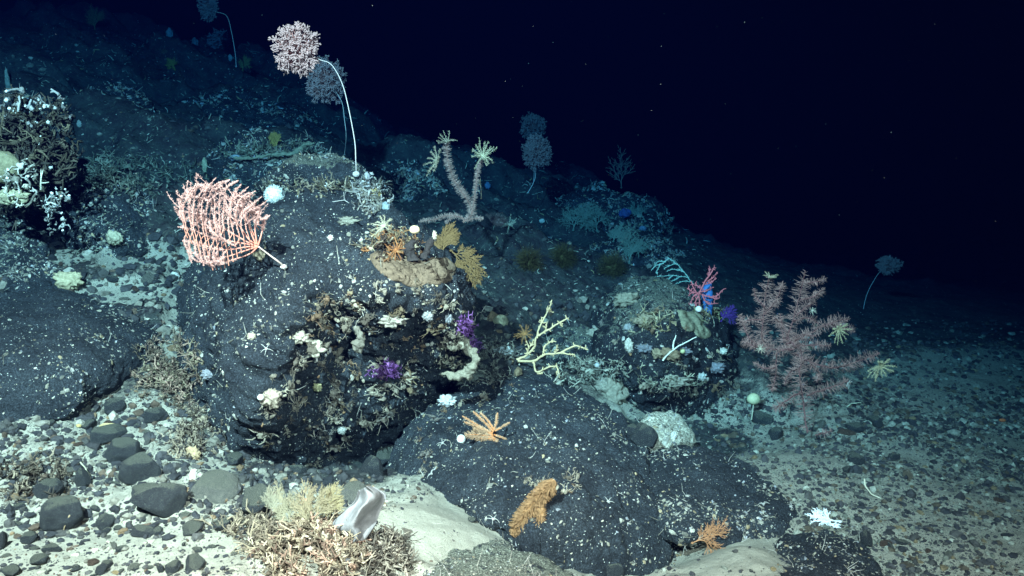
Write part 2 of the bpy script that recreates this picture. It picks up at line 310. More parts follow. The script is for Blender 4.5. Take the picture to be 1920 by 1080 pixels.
# ------------------------------------------------------------------ boulders: solid bodies with a front, a rim and a back
def boulder(name, outline, D, T, label, cat='boulder', mat=None, cuts=8, amp=.03, fr=3.0, p=3.0, back=.8, seed=1, nt_=170, nr=60, group=None, crag=.5):
    O = np.array(outline, float); c = O.mean(0); A = np.arctan2(O[:, 1] - c[1], O[:, 0] - c[0]); R = np.hypot(*(O - c).T); o = np.argsort(A); A = A[o]; R = R[o]
    th = np.linspace(-math.pi, math.pi, nt_, endpoint=False); Rt = np.interp(th, np.r_[A - 2 * math.pi, A, A + 2 * math.pi], np.r_[R, R, R])
    k = np.array([.25, .5, .25]); 
    for _ in range(2): Rt = np.convolve(np.r_[Rt[-1], Rt, Rt[0]], k, 'valid')
    df = tps([d[:2] for d in D], [d[2] for d in D], 1e-3); rho = np.sin(np.linspace(0, math.pi / 2, nr)) ** .9; V = []
    for side in (0, 1):
        rr = rho if side == 0 else rho[::-1][1:]
        for q in rr:
            px = c[0] + Rt * q * np.cos(th); py = c[1] + Rt * q * np.sin(th); dome = max(0, 1 - q ** p) ** .5
            base = df(np.stack([px, py], -1))
            V.append(at(px, py, base + T * (1 - dome) + (side * back * dome)))
    V = np.array(V); n = len(V); idx = np.arange(n * nt_).reshape(n, nt_)
    Q = np.stack([idx[:-1], np.roll(idx[:-1], -1, 1), np.roll(idx[1:], -1, 1), idx[1:]], -1).reshape(-1, 4); V = V.reshape(-1, 3)
    a, b_, c_ = V[Q[:, 0]], V[Q[:, 1]], V[Q[:, 2]]; fn = np.cross(V[Q[:, 2]] - a, V[Q[:, 3]] - b_); Nn = np.zeros_like(V)
    for j in range(4): np.add.at(Nn, Q[:, j], fn)
    cen = V.mean(0); Nn = unit(Nn); s_ = np.sign(((V - cen) * Nn).sum()); Nn = Nn * s_
    if s_ < 0: Q = Q[:, ::-1]
    rc = np.random.default_rng(seed)
    for _ in range(cuts):                                   # flat faces where pieces broke away
        a_ = unit(rc.normal(size=3) + [0, -.7, .3]); dd = (V - cen) @ a_; h_ = np.quantile(dd, rc.uniform(.86, .97)); V = V + np.maximum(dd - h_, 0)[:, None] * unit(V - CAM) * .9
    n1 = fbm(V * fr + seed * 5.1, 5, .5); n2 = fbm(V * fr * 2.3 + seed, 4, .55, True) - .6; n3_ = fbm(V * 24 + seed, 4, .65)
    V = V + Nn * (amp * (n1 + crag * n2) + .0065 * n3_)[:, None]
    base = np.array([cen[0], cen[1], V[:, 2].min()]); mb = MB().add(V, Q); ob = mb.obj(name, mat or M_ROCK, origin=base)
    tag(ob, label, cat, group); solid(mb); return ob
boulder('boulder', [(352,520),(395,475),(455,440),(495,400),(540,372),(600,360),(665,368),(715,392),(760,430),(835,462),(872,505),(880,570),(872,650),(850,720),(795,775),(755,805),(690,850),(640,885),(520,915),(430,900),(385,830),(376,760),(352,690),(348,600)],
 [(600,370,4.2),(400,500,4.15),(360,650,3.95),(400,850,3.66),(440,760,3.52),(500,890,3.72),(640,870,3.95),(470,690,3.46),(540,600,3.46),(620,525,3.52),(700,470,3.86),(860,500,3.85),(870,560,3.62),(780,548,3.52),(690,540,3.5),(620,600,3.68),(560,690,3.66),(760,620,3.82),(840,640,3.8),(700,760,3.95),(600,820,3.88),(830,700,4.0),(520,790,3.62)], .4,
 'largest dark boulder, crusted with sponges on its shaded right face', amp=.05, fr=2.3, back=1.0, cuts=0, crag=.8, nt_=300, nr=130, seed=2, p=3.4)
boulder('boulder', [(478,360),(500,330),(545,306),(600,293),(655,308),(695,330),(722,360),(740,395),(725,430),(640,440),(540,430),(485,400)],
 [(600,298,4.95),(490,350,4.7),(720,365,4.7),(600,330,4.5),(530,345,4.5),(670,345,4.5),(600,375,5.0),(500,385,5.0),(700,395,5.0)], .3, 'dusty cap rock lying on top of the largest boulder', mat=M_ROCKD, amp=.03, fr=5, back=.5, nt_=160, nr=60, seed=5)
boulder('boulder', [(-140,590),(-60,560),(60,560),(180,572),(290,588),(322,620),(285,690),(180,745),(70,805),(-60,850),(-150,860)],
 [(0,560,4.15),(300,600,4.3),(100,620,3.8),(0,700,3.5),(150,700,3.6),(-100,820,3.1),(0,810,3.3),(250,680,3.9)], .3, 'broad smooth dark slab at the left, dusted with sediment', cat='boulder', mat=M_SLAB, amp=.028, fr=2.2, back=.6, seed=9, nt_=220, nr=90)
boulder('boulder', [(728,915),(752,840),(800,775),(870,727),(960,710),(1050,728),(1120,770),(1180,825),(1228,880),(1268,940),(1310,1010),(1330,1120),(1200,1180),(1090,1110),(1020,1062),(940,1020),(880,985),(830,958),(770,945)],
 [(960,715,4.25),(820,780,3.95),(760,900,3.45),(850,960,3.2),(1000,1050,2.95),(1100,1100,2.85),(1250,1000,3.2),(1180,840,3.85),(1000,850,3.55),(1100,950,3.2)], .28,
 'broad speckled dark boulder below the centre with an orange sea lily on it', amp=.04, fr=2.6, crag=.6, back=.9, seed=12, nt_=280, nr=120, p=3.2, cuts=4)
boulder('boulder', [(1195,890),(1230,855),(1300,848),(1370,865),(1440,905),(1505,950),(1545,1010),(1500,1060),(1400,1030),(1320,1010),(1240,1000)],
 [(1220,880,3.7),(1350,870,3.8),(1500,970,3.4),(1400,1000,3.28),(1280,980,3.3)], .22, 'low dark boulder between the speckled boulder and the white fan coral', mat=M_ROCK, amp=.03, fr=3, back=.6, seed=14, nt_=170, nr=70)
boulder('boulder', [(1420,1080),(1450,1030),(1500,1005),(1570,1000),(1620,1020),(1660,1080),(1660,1150),(1420,1160)], [(1450,1050,3.05),(1600,1010,3.3),(1550,1100,2.85)], .2,
 'dark rock cut off by the bottom edge, right of the pale sand patch', mat=M_ROCKC, amp=.02, fr=4, back=.5, seed=15, nt_=130, nr=50)
boulder('boulder', [(735,1075),(800,1045),(880,1030),(970,1035),(1040,1055),(1085,1090),(1060,1150),(760,1150)], [(760,1070,2.75),(1000,1040,2.85),(900,1100,2.6)], .16,
 'dusty rock at the bottom edge in front of the sand', mat=M_ROCKD, amp=.02, fr=4, back=.4, seed=16, nt_=130, nr=50)
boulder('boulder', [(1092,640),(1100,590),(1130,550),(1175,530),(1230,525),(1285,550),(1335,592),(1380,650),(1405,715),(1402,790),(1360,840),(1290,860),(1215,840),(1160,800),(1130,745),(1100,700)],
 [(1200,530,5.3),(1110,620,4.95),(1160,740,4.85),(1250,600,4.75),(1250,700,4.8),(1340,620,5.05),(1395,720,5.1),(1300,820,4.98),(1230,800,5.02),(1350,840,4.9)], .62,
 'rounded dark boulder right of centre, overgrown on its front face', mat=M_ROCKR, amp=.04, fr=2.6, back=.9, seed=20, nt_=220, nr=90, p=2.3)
boulder('boulder', [(945,640),(975,600),(1020,588),(1085,598),(1120,640),(1110,700),(1010,710),(950,690)], [(1000,600,5.35),(1090,640,5.15),(1000,690,4.9)], .2, 'grey rock behind the pale dead coral', mat=M_ROCKD, amp=.03, fr=4, back=.5, seed=21, nt_=120, nr=50)
for k, (ol, D, T, lb, mt) in enumerate([
 ([(-80,215),(-20,188),(50,190),(100,225),(128,300),(132,380),(105,432),(30,440),(-70,440)], [(0,200,5.2),(120,300,5.1),(40,320,4.85),(100,420,5.0),(0,430,4.9)], .3, 'dark outcrop at the left edge crowned by the coral framework', M_ROCKC),
 ([(118,400),(140,360),(200,345),(262,372),(310,415),(318,455),(250,480),(150,482),(110,450)], [(130,400,5.0),(300,430,5.1),(200,470,4.85)], .25, 'dark block on the left slope, right of the coral framework', M_ROCKC),
 ([(-60,450),(10,430),(70,450),(98,495),(60,520),(-60,530)], [(0,440,4.7),(90,480,4.6),(0,520,4.5)], .2, 'flat dusty rock at the left edge below the coral framework', M_ROCKD),
 ([(20,520),(50,497),(90,505),(105,545),(85,568),(25,560)], [(30,520,4.45),(90,540,4.4),(60,560,4.35)], .15, 'small dark block beside the cream sponge', M_ROCKC),
 ([(120,225),(150,185),(215,172),(275,190),(292,235),(260,268),(180,270)], [(150,200,7.1),(280,220,7.3),(200,265,6.9)], .4, 'dark block higher up the left slope', M_ROCKC),
 ([(380,300),(420,280),(520,285),(575,262),(610,285),(600,330),(520,360),(420,350)], [(400,300,6.2),(590,280,6.3),(500,350,5.9)], .3, 'dark ledge with a pale rim behind the cap rock', M_ROCK),
 ([(300,215),(380,190),(500,200),(600,240),(640,290),(560,300),(400,280),(310,260)], [(320,220,8.0),(620,260,8.3),(450,290,7.6)], .6, 'long dark rock band high on the slope behind the ledge', M_ROCKC),
 ([(690,345),(740,310),(800,330),(830,380),(780,400),(710,390)], [(700,350,7.2),(820,370,7.2),(750,395,7)], .4, 'dark rock behind the forked brush coral', M_ROCKC),
 ([(1030,395),(1080,368),(1160,372),(1235,385),(1255,430),(1200,470),(1080,470),(1020,440)], [(1050,400,8.6),(1240,420,8.7),(1120,465,8.1)], .6, 'dark outcrop on the far skyline hung with teal growth', M_ROCK),
 ([(900,480),(960,455),(1040,470),(1100,500),(1080,540),(960,540),(900,520)], [(910,490,6.6),(1090,510,6.7),(1000,535,6.2)], .4, 'low dark rock behind the shoulder of the largest boulder', M_ROCK),
 ([(1110,470),(1180,450),(1260,470),(1290,510),(1220,535),(1130,520)], [(1120,480,7.4),(1280,500,7.5),(1200,530,7.0)], .4, 'low dark rock behind the rounded boulder', M_ROCKC)]):
    boulder('rock', ol, D, T, lb, cat='rock', mat=mt, amp=.035 + .004 * D[0][2], fr=3, back=T * 2, seed=30 + k, nt_=130, nr=50)
mbx = boulder('white_rock', [(1196,800),(1210,782),(1245,776),(1280,792),(1300,828),(1275,850),(1225,850),(1200,830)], [(1210,790,4.35),(1290,820,4.4),(1240,840,4.2)], .12, 'cream white rock lying under the overhang of the rounded boulder', cat='rock', mat=M_PALE, amp=.018, fr=8, back=.2, seed=41, nt_=90, nr=36)
# ------------------------------------------------------------------ cobbles: the ones the photo shows one by one, then the scattered ones
COBM = []
for k in range(10):
    V, T = ICO[4]; r = RNG.uniform(.55, 1, 3) * [1.25, 1, .72]; Vn = V * (1 + .22 * fbm(V * 1.1 + k * 9.7, 2) + .08 * fbm(V * 3 + k, 3) * .5)[:, None]
    for _ in range(9):                                     # flat chips knocked off
        a = unit(RNG.normal(size=3)); h = RNG.uniform(.6, .86); dd = Vn @ a; Vn = Vn - np.maximum(dd - h, 0)[:, None] * a * .95
    Vn = Vn * (1 + .025 * fbm(V * 9 + k, 3))[:, None]
    COBM.append(MB().add(Vn * r, None, T).mesh('cobble', M_COB))
COBB = COBM[:]
M_COB2 = [rock_mat('cobble_brown', dark=(.06, .045, .035), mid=(.14, .10, .075), dustamt=.4, specks=.4), rock_mat('cobble_grey', dark=(.11, .12, .11), mid=(.2, .21, .18), dustamt=.6, specks=.5), rock_mat('cobble_ochre', dark=(.35, .26, .12), mid=(.5, .42, .25), dustamt=.3, specks=.2)]
COBC = []
for k, m in enumerate([M_COB2[0], M_COB2[1], M_COB2[1], M_COB2[2]]): me = COBM[k].copy(); me.materials[0] = m; COBC.append(me)
def cobble(p, n, r, me, rz, label, group, tilt=.25):
    o = bpy.data.objects.new('cobble', me); COL.objects.link(o); q = Vector(n).to_track_quat('Z', 'Y'); o.rotation_mode = 'QUATERNION'
    z = Matrix.Rotation(rz, 3, 'Z').to_quaternion(); o.rotation_quaternion = Vector((0, 0, 1)).lerp(Vector(n), .6).to_track_quat('Z', 'Y') @ z
    o.location = Vector(p) + Vector((0, 0, r[2] * .35)); o.scale = r; return tag(o, label, 'stone', group)
CB = [(200,822,36,17),(233,858,30,24),(263,898,44,32),(273,930,34,17),(307,955,50,32),(120,982,46,32),(200,988,21,17),(157,910,27,20),(480,955,47,30),(400,925,50,18),(290,787,22,18),(90,927,24,18),(97,1033,21,9),(73,1056,22,12),(367,1063,30,14),(325,1069,18,10),(300,1070,11,11),(193,1075,16,12),(420,990,24,15),(360,993,30,9),(267,1003,22,14),(53,1013,16,9),(6,1026,14,22),(22,1078,22,13),(143,1069,10,6),(217,768,24,13),(167,803,20,11),
 (697,890,38,22),(720,866,30,18),(1210,832,40,26),(1427,790,24,12),(1457,820,16,12),(1640,796,24,11),(1600,806,20,11),(1673,862,15,8),(1603,866,20,10),(1587,885,11,8),(1623,1020,24,16),(440,868,26,14),(560,885,22,10),(660,935,28,18),(1150,1075,18,12),(1185,812,22,11),(885,978,12,6),(100,560,0,0)]
for k, (x, y, a, b) in enumerate(CB):
    if not a: continue
    p, n, d = hit(x, y)
    if p is None: continue
    s = d / F
    cobble(p, n, (a * s * 1.08, a * s * .9, b * s * 1.6), (COBC[1] if k in (9, 40) else COBB[k % 10]), RNG.uniform(-.5, .5), ('flat grey stone, palest of the large ones, left of the foreground tangle' if k == 9 else 'grey stone lying in the rubble by the large boulder' if k == 40 else 'dark rounded cobble half sunk in the pale sand among its like'), None if k in (9, 40) else 'larger cobbles on the sand')
NSC = 0
def scatter_cobbles(n, box, smin, smax, label, group, lim=None):
    global NSC
    tree = bvh(0); k = 0; tries = 0
    while k < n and tries < n * 8:
        tries += 1; x = random.uniform(box[0], box[2]); y = box[1] + (box[3] - box[1]) * random.random()
        p, n_, d = hit(x, y, tree)
        if p is None: continue
        a = smin * (smax / smin) ** (random.random() ** 1.6); s = a * d / F
        q = random.random(); me = COBC[3] if q < .03 else COBC[0] if q < .13 else COBC[1 + k % 2] if q < .33 else random.choice(COBB)
        cobble(p, n_, (s * random.uniform(.8, 1.2), s * random.uniform(.6, .9), s * random.uniform(.4, .75)), me, random.uniform(-3, 3), label, group); k += 1
scatter_cobbles(120, (0, 790, 450, 1080), 5, 19, 'small stone lying loose in the foreground rubble at the lower left', 'loose stones at the lower left')
scatter_cobbles(60, (0, 440, 370, 700), 5, 18, 'stone in the rubble between the left slab and the left slope', 'loose stones on the left slope')
scatter_cobbles(110, (1290, 760, 1920, 1080), 4, 17, 'stone lying on the gravel slope at the lower right', 'loose stones on the right slope')

def gravel(name, boxes, label, smin, smax, seed):
    r = np.random.default_rng(seed); mb = MB(); V0, T0 = ICO[1]
    tree = bvh(0)
    for n, box, mode in boxes:
        Ps = []; Ns = []
        while len(Ps) < n:
            x = r.uniform(box[0], box[2]); y = box[1] + (box[3] - box[1]) * r.random(); p, nn, d = hit(x, y, tree)
            if p is None or n3(p * 2.7 + 3) < -.35 + .6 * (r.random() - .5) or (y > 900 and min(math.hypot((x - 870) / 150, (y - 990) / 65), math.hypot((x - 1370) / 105, (y - 1045) / 68)) < r.uniform(.8, 1.1) and r.random() > .06): n -= 1; continue
            Ps.append(p); Ns.append(d)
        Ps = np.array(Ps); d = np.array(Ns); k = len(Ps); sz = smin * (smax / smin) ** (r.random(k) ** (1.5 if smin > 3 else 2.6)) * d / F
        sc = sz[:, None] * r.uniform(.6, 1.2, (k, 3)) * [1.15, .95, .8]; a = r.uniform(0, 6.28, k)
        V = V0[None] * (1 + .25 * r.normal(size=(k, len(V0), 1)).clip(-1.2, 1.2)); V = V * sc[:, None, :]
        c, s = np.cos(a)[:, None], np.sin(a)[:, None]; X = V[..., 0] * c - V[..., 1] * s; Y = V[..., 0] * s + V[..., 1] * c
        V = np.stack([X, Y, V[..., 2]], -1) + Ps[:, None, :] + np.array([0, 0, 1]) * (sc[:, 2] * .2)[:, None, None]
        pal = np.array([(.045, .052, .06), (.07, .075, .08), (.10, .105, .10), (.14, .11, .08), (.28, .28, .23), (.50, .49, .41), (.30, .22, .13)])
        ci = r.choice(7, k, p=[.26, .22, .18, .09, .14, .08, .03]); C = pal[ci] * r.uniform(.75, 1.2, (k, 1)); C[ci > 2] *= (np.array([.85, .95, .95]) if box[0] > 1100 else 1)
        mb.add(V.reshape(-1, 3), None, (T0[None] + (np.arange(k) * len(V0))[:, None, None]).reshape(-1, 3), np.repeat(C, len(V0), 0))
    o = mb.obj(name, M_CR, smooth=False); tag(o, label, kind='stuff')
gravel('gravel', [(4600, (0, 740, 560, 1080), 0), (900, (420, 860, 820, 960), 0), (2600, (0, 430, 380, 760), 0), (13000, (1180, 740, 1990, 1100), 0), (6000, (1500, 640, 1990, 900), 0), (2200, (1350, 600, 1990, 800), 0), (900, (860, 520, 1120, 720), 0), (300, (700, 900, 1100, 1080), 0), (2600, (0, 60, 1300, 520), 0)],
 'gravel and broken shell strewn over the seabed', 1.2, 7.5, 3)
gravel('rubble', [(900, (0, 760, 480, 1010), 0), (380, (0, 440, 370, 700), 0), (160, (880, 560, 1100, 700), 0), (200, (430, 880, 720, 960), 0), (260, (1230, 760, 1990, 1080), 0)], 'broken stones of mixed size lying in the sand, too many to count', 5, 13, 5)
# ------------------------------------------------------------------ fine encrusting growth sampled over the rock surfaces
def encrust():
    r = np.random.default_rng(11); mb = MB(); V0, T0 = ICO[1]; pal = np.array([(.55, .56, .48), (.35, .35, .28), (.70, .72, .66), (.5, .42, .26), (.22, .23, .2), (.45, .5, .55)])
    for i in range(1, len(SOLID)):
        V, Fs = SOLID[i]; Q = np.array(Fs); a, b, c, d = V[Q[:, 0]], V[Q[:, 1]], V[Q[:, 2]], V[Q[:, 3]]
        nn = np.cross(c - a, d - b); ar = np.linalg.norm(nn, axis=1); nn = unit(nn); cen = (a + b + c + d) / 4
        if ((cen - V.mean(0)) * nn).sum() < 0: nn = -nn
        front = ((CAM - cen) * nn).sum(1) > -.2; clump = np.clip(1.9 * fbm(cen * 3.4 + 4, 4, .65) + .45, .03, 2.5)
        wgt = ar * front * clump; dist = np.median((cen - CAM) @ FW); k = int(min(2600, 1500 * ar[front].sum() * .5)); 
        if i in (3, 8): k = int(k * .4)
        if i in (1, 4): k = int(k * .75)
        f = r.choice(len(Q), k, p=wgt / wgt.sum()); u, v = r.random((2, k, 1)); P = a[f] * (1 - u) * (1 - v) + b[f] * u * (1 - v) + c[f] * u * v + d[f] * (1 - u) * v
        sz = .0022 * (4.6 ** (r.random(k) ** 1.8)); sz = sz * (dist / 3.6); 
        W = V0[None] * (1 + .35 * r.normal(size=(k, len(V0), 1)).clip(-1, 1.4)) * (sz[:, None, None] * r.uniform(.5, 1.3, (k, 1, 3))) + 0.0
        fn_ = nn[f][:, None, :]; W = W - fn_ * (W * fn_).sum(-1, keepdims=True) * .6 + (P + nn[f] * sz[:, None] * .15)[:, None, :]
        C = pal[r.choice(6, k, p=[.28, .25, .1, .09, .2, .08])] * r.uniform(.6, 1.1, (k, 1))
        mb.add(W.reshape(-1, 3), None, (T0[None] + (np.arange(k) * len(V0))[:, None, None]).reshape(-1, 3), np.repeat(C, len(V0), 0))
        kk = k // 14; f = f[:kk]; p0 = P[:kk]; L = r.uniform(.006, .03, (kk, 1)); dr = unit(r.normal(size=(kk, 3)) + nn[f] * .8); d2 = unit(dr + r.normal(size=(kk, 3)) * .7)
        curves(mb, np.stack([p0, p0 + dr * L, p0 + (dr + d2) * L, p0 + (dr + d2 * 1.8) * L], 1), np.array([.0013, .0012, .001, .0006]) * (dist / 3.6), 3, pal[r.choice(3, kk)] * .8)
    tag(mb.obj('encrusting_growth', M_CR, smooth=False), 'tiny pale sponges, worm tubes and shells crusting the rocks', kind='stuff')
encrust()
ALL = bvh()
# ------------------------------------------------------------------ generators for animals
def poly(pts, d, k=None):
    """pixel sketch at a distance -> smooth 3-D centre line; each point may carry its own offset in depth"""
    Q = np.array([at(p[0], p[1], d + (p[2] if len(p) > 2 else 0)) for p in pts]); return spline(Q, k or 6 * len(pts))
def line_r(L, r0, r1): return np.linspace(r0, r1, len(L))
def hairs_along(mb, L, length, n, r=.0009, c=(1, 1, 1), seed=0, droop=.08, lead=.12, cup=1.0):
    rg = np.random.default_rng(seed); t = rg.random(n) * (len(L) - 1.001); i = t.astype(int); f = (t - i)[:, None]; p = L[i] * (1 - f) + L[i + 1] * f; T = unit(L[i + 1] - L[i])
    d = rg.normal(size=(n, 3)); d = unit(d - (d * T).sum(1)[:, None] * T) ; tt = t / (len(L) - 1); env = np.clip(np.minimum(tt * 6 + .35, (1 - tt) * 5 + .35), 0, 1)[:, None]
    l = length * rg.uniform(.65, 1.1, (n, 1)) * env; e = p + (d + T * lead) * l * .55; e2 = e + unit(d + T * lead * 1.6 + np.array([0, 0, -droop])) * l * .5
    c = np.asarray(c, float) * rg.uniform(.7, 1.15, (n, 1)); curves(mb, np.stack([p, e, e2], 1), np.array([r * 1.1, r, r * .7]), 3, c)
def jig(L, a, seed):
    return L + a * np.stack([fbm(L * 25 + seed + k * 31, 2) for k in range(3)], -1)
def brush_coral(branches, base, d, label, col, spine, hl, dens, cat='coral', name='brush_coral', group=None, r=.0011, seed=0):
    o0 = at(base[0], base[1], d); root = thing(name, o0, label, cat, group)
    for k, (pts, w_) in enumerate(branches):
        L = jig(poly(pts, d), .006, seed + k); mb = MB(); curves(mb, L[None], line_r(L, .0045, .002)[None], 5, spine)
        n = int(np.linalg.norm(np.diff(L, axis=0), axis=1).sum() * dens); bo = mb.obj('branch', M_SOFT, root, o0); mb = MB(); hairs_along(mb, L, hl * w_, n, r, col, seed + k); mb.obj('bristles', M_SOFT, bo, o0)
    return root
def crinoid(px, py, rpx, d, label, col=(.55, .5, .33), narm=14, up=(0, -.6, .8), seed=0, group=None, spread=1.0, name='feather_star', arms_as_parts=True, curl=.4):
    rg = np.random.default_rng(seed); c0 = at(px, py, d); R = rpx * d / F; a, b, n = frame(up); root = thing(name, c0, label, 'sea lily', group)
    mb = MB(); blob(mb, c0, [R * .12] * 3, .3, 3, seed, 2, np.array(col) * .8); mb.obj('calyx', M_SOFT, root, c0)
    for k in range(narm):
        th = k * 2 * math.pi / narm + rg.uniform(-.15, .15); lift = rg.uniform(.1, .6); l = R * rg.uniform(.75, 1.1)
        dr = unit((math.cos(th) * a + math.sin(th) * b) * spread + n * lift); t = np.linspace(0, 1, 9)[:, None]
        L = c0 + dr * l * t + n * l * curl * t ** 2 * rg.uniform(-.6, 1) + np.array([0, 0, -1]) * l * .15 * t ** 2
        m2 = MB(); curves(m2, L[None], np.linspace(.028, .010, 9)[None] * R, 4, np.array(col) * rg.uniform(.8, 1.1)); hairs_along(m2, L, R * .13, 46, R * .009, np.array(col) * .9, seed + k, 0, .6)
        m2.obj('arm', M_SOFT, root, c0)
    return root
def ball_coral(cx, cy, rx, ry, d, stalk, label, col, seed=0, n=240, twig=5, tr=.0024, tl=.02, group=None, stalkcol=(.75, .65, .6), sr=.004, base_d=None, squash=.9, core=.0012, name='ball_coral'):
    rg = np.random.default_rng(seed); c0 = at(cx, cy, d); s = d / F
    SL = np.array([at(p[0], p[1], d + (p[2] if len(p) > 2 else 0)) for p in stalk]); base = SL[-1]; root = thing(name, base, label, 'coral', group)
    hub = c0 + np.array([0, 0, -.12 * ry * s]); L = spline(np.vstack([SL]), 40); mb = MB(); curves(mb, L[None], np.linspace(sr * .6, sr, 40)[None], 6, stalkcol); mb.obj('stalk', M_SOFT, root, base)
    mb = MB(); blob(mb, base, [sr * 2.6, sr * 2.6, sr * 1.8], .4, 2, seed, 2, np.array(stalkcol) * .9); mb.obj('holdfast', M_SOFT, root, base)
    dr = unit(rg.normal(size=(n, 3))); lump = 1 + .24 * fbm(dr * 1.5 + seed * 3.7, 2); tip = c0 + (dr[:, 0:1] * RT * rx * s + dr[:, 2:3] * UP * ry * s + dr[:, 1:2] * FW * rx * s * squash) * (lump * rg.uniform(.62, .93, n))[:, None]
    mid = (hub + tip) / 2 + rg.normal(size=(n, 3)) * .08 * rx * s; mb = MB(); st = SL[0]
    curves(mb, np.stack([np.broadcast_to(hub, (n, 3)), mid, tip], 1), np.array([core * 1.6, core, core]), 3, np.array(col) * [.95, .7, .65])
    curves(mb, spline([st, (st + hub) / 2 + [0, 0, .01], hub], 8)[None], np.full((1, 8), sr * .6), 5, np.array(stalkcol))
    cr = mb.obj('crown', M_SOFT, root, base); mp = MB()
    k = n * twig; t0 = np.repeat(tip, twig, 0); out = unit(t0 - c0); d1 = unit(out * .7 + rg.normal(size=(k, 3)) * .75); d2 = unit(d1 * .6 + rg.normal(size=(k, 3)) * .6 + out * .5); l = tl * rg.uniform(.5, 1.1, (k, 1))
    C = np.array(col) * rg.uniform(.8, 1.1, (k, 1)); t0 = t0 - out * l * .6 * rg.random((k, 1))
    curves(mp, np.stack([t0, t0 + d1 * l * .6, t0 + d1 * l * .6 + d2 * l * .6], 1), np.array([tr * .8, tr, tr * 1.25]), 4, C)
    mp.obj('polyps', M_SOFT, cr, base); return root
def fan_branches(mb, p, ang, l, r, lev, ax, ay, nrm, rg, c, spread=.55, shrink=.72, nb=3, k=5, tips=None, bend=.3, minr=.0008):
    """flat branching in the plane ax/ay"""
    t = np.linspace(0, 1, k)[:, None]; a2 = ang + rg.uniform(-bend, bend); d1 = math.cos(ang) * ax + math.sin(ang) * ay; d2 = math.cos(a2) * ax + math.sin(a2) * ay
    L = p + (d1 * t + (d2 - d1) * t * t * .6) * l + nrm * l * .12 * rg.normal() * t; curves(mb, L[None], np.linspace(r, max(minr, r * .7), k)[None], 5 if r > .003 else 4, c)
    if lev == 0:
        if tips is not None: tips.append(L)
        return
    for j in range(nb):
        q = L[-1] if j == nb - 1 else L[max(1, int((j + 1) * k / (nb + .5)) - 0)] if nb > 1 else L[-1]
        sgn = (-1) ** j if j < nb - 1 else rg.choice([-1, 1]) * .3
        fan_branches(mb, q, a2 + sgn * spread * rg.uniform(.7, 1.3), l * shrink * rg.uniform(.8, 1.1), max(minr, r * .72), lev - 1, ax, ay, nrm, rg, c, spread, shrink, nb, k, tips, bend, minr)
def fan(name, base, d, ang, size_px, label, cat, col, lev=4, spread=.5, shrink=.72, nb=3, r=.003, group=None, seed=0, face=(0, -1, .2), hair=0, minr=.0008, part='branches', bend=.3):
    rg = np.random.default_rng(seed); p = at(base[0], base[1], d); s = size_px * d / F; a = unit(np.cross(face, [0, 0, 1.])); a = a if a[0] > 0 else -a; n = unit(face); b = np.cross(a, n); b = b if b[2] > 0 else -b
    root = thing(name, p, label, cat, group); mb = MB(); tips = []
    fan_branches(mb, p - (math.cos(ang) * a + math.sin(ang) * b) * .0, ang, s * (1 - shrink) * 1.25, r, lev, a, b, n, rg, col, spread, shrink, nb, 5, tips, bend, minr)
    for i, L in enumerate(tips[:400]):
        if hair: hairs_along(mb, L, hair, 14, minr * .8, np.array(col) * 1.15, seed + i)
    mb.obj(part, M_SOFT, root, p); mb = MB(); blob(mb, p, [r * 2.2, r * 2.2, r * 1.6], .3, 2, seed, 2, np.array(col) * .8); mb.obj('holdfast', M_SOFT, root, p); return root
def sketch_coral(name, lines, d, label, cat, col, r, base=None, group=None, knob=0, seed=0, part='branch', jit=.004, mat=None):
    b0 = lines[0][0]; p0 = at(b0[0], b0[1], d + (b0[2] if len(b0) > 2 else 0)); root = thing(name, p0, label, cat, group); rg = np.random.default_rng(seed)
    for k, pts in enumerate(lines):
        L = jig(poly(pts, d), jit, seed + k * 3); s = 1.0 if k < 2 else .75; R = np.linspace(r * s, r * s * .55, len(L)) * (1 + .25 * n3(L * 90)); mb = MB(); curves(mb, L[None], R[None], 7, col)
        if knob:
            m = int(len(L) * knob); i = rg.integers(2, len(L), m); dr = unit(rg.normal(size=(m, 3))); curves(mb, np.stack([L[i], L[i] + dr * r * 1.6, L[i] + dr * r * 2.6 + [0, 0, r * .5]], 1), np.array([.5, .45, .3]) * r, 4, np.array(col) * 1.05)
        mb.obj(part, mat or M_SOFT, root, p0)
    return root
def lump(name, px, py, r, label, cat, col, amp=.3, fr=2., seed=0, d=None, sub=4, group=None, sink=.3, rot=0., mat=None, oct=4, hairs=0, hl=.01):
    """a sponge or shell resting on whatever lies behind the pixel; r in pixels"""
    p, n, dd = hit(px, py, ALL) if d is None else (at(px, py, d), np.array([0, -.7, .7]), d)
    if p is None: return None
    s = dd / F; r = np.array(r if hasattr(r, '__len__') else (r, r, r), float) * s; mb = MB(); c = p + n * r.min() * (1 - sink)
    blob(mb, c, [r[0], r[1], r[2]], amp, fr, seed, sub, col, rotm(0, y=rot), oct)
    if hairs:
        rg = np.random.default_rng(seed); dr = unit(rg.normal(size=(hairs, 3))); q = c + dr * r * .9; curves(mb, np.stack([q, q + dr * hl * .5, q + dr * hl + rg.normal(size=(hairs, 3)) * hl * .2], 1), np.array([.0012, .001, .0008]), 3, col)
    o = mb.obj(name, mat or M_CR, None, p); return tag(o, label, cat, group)
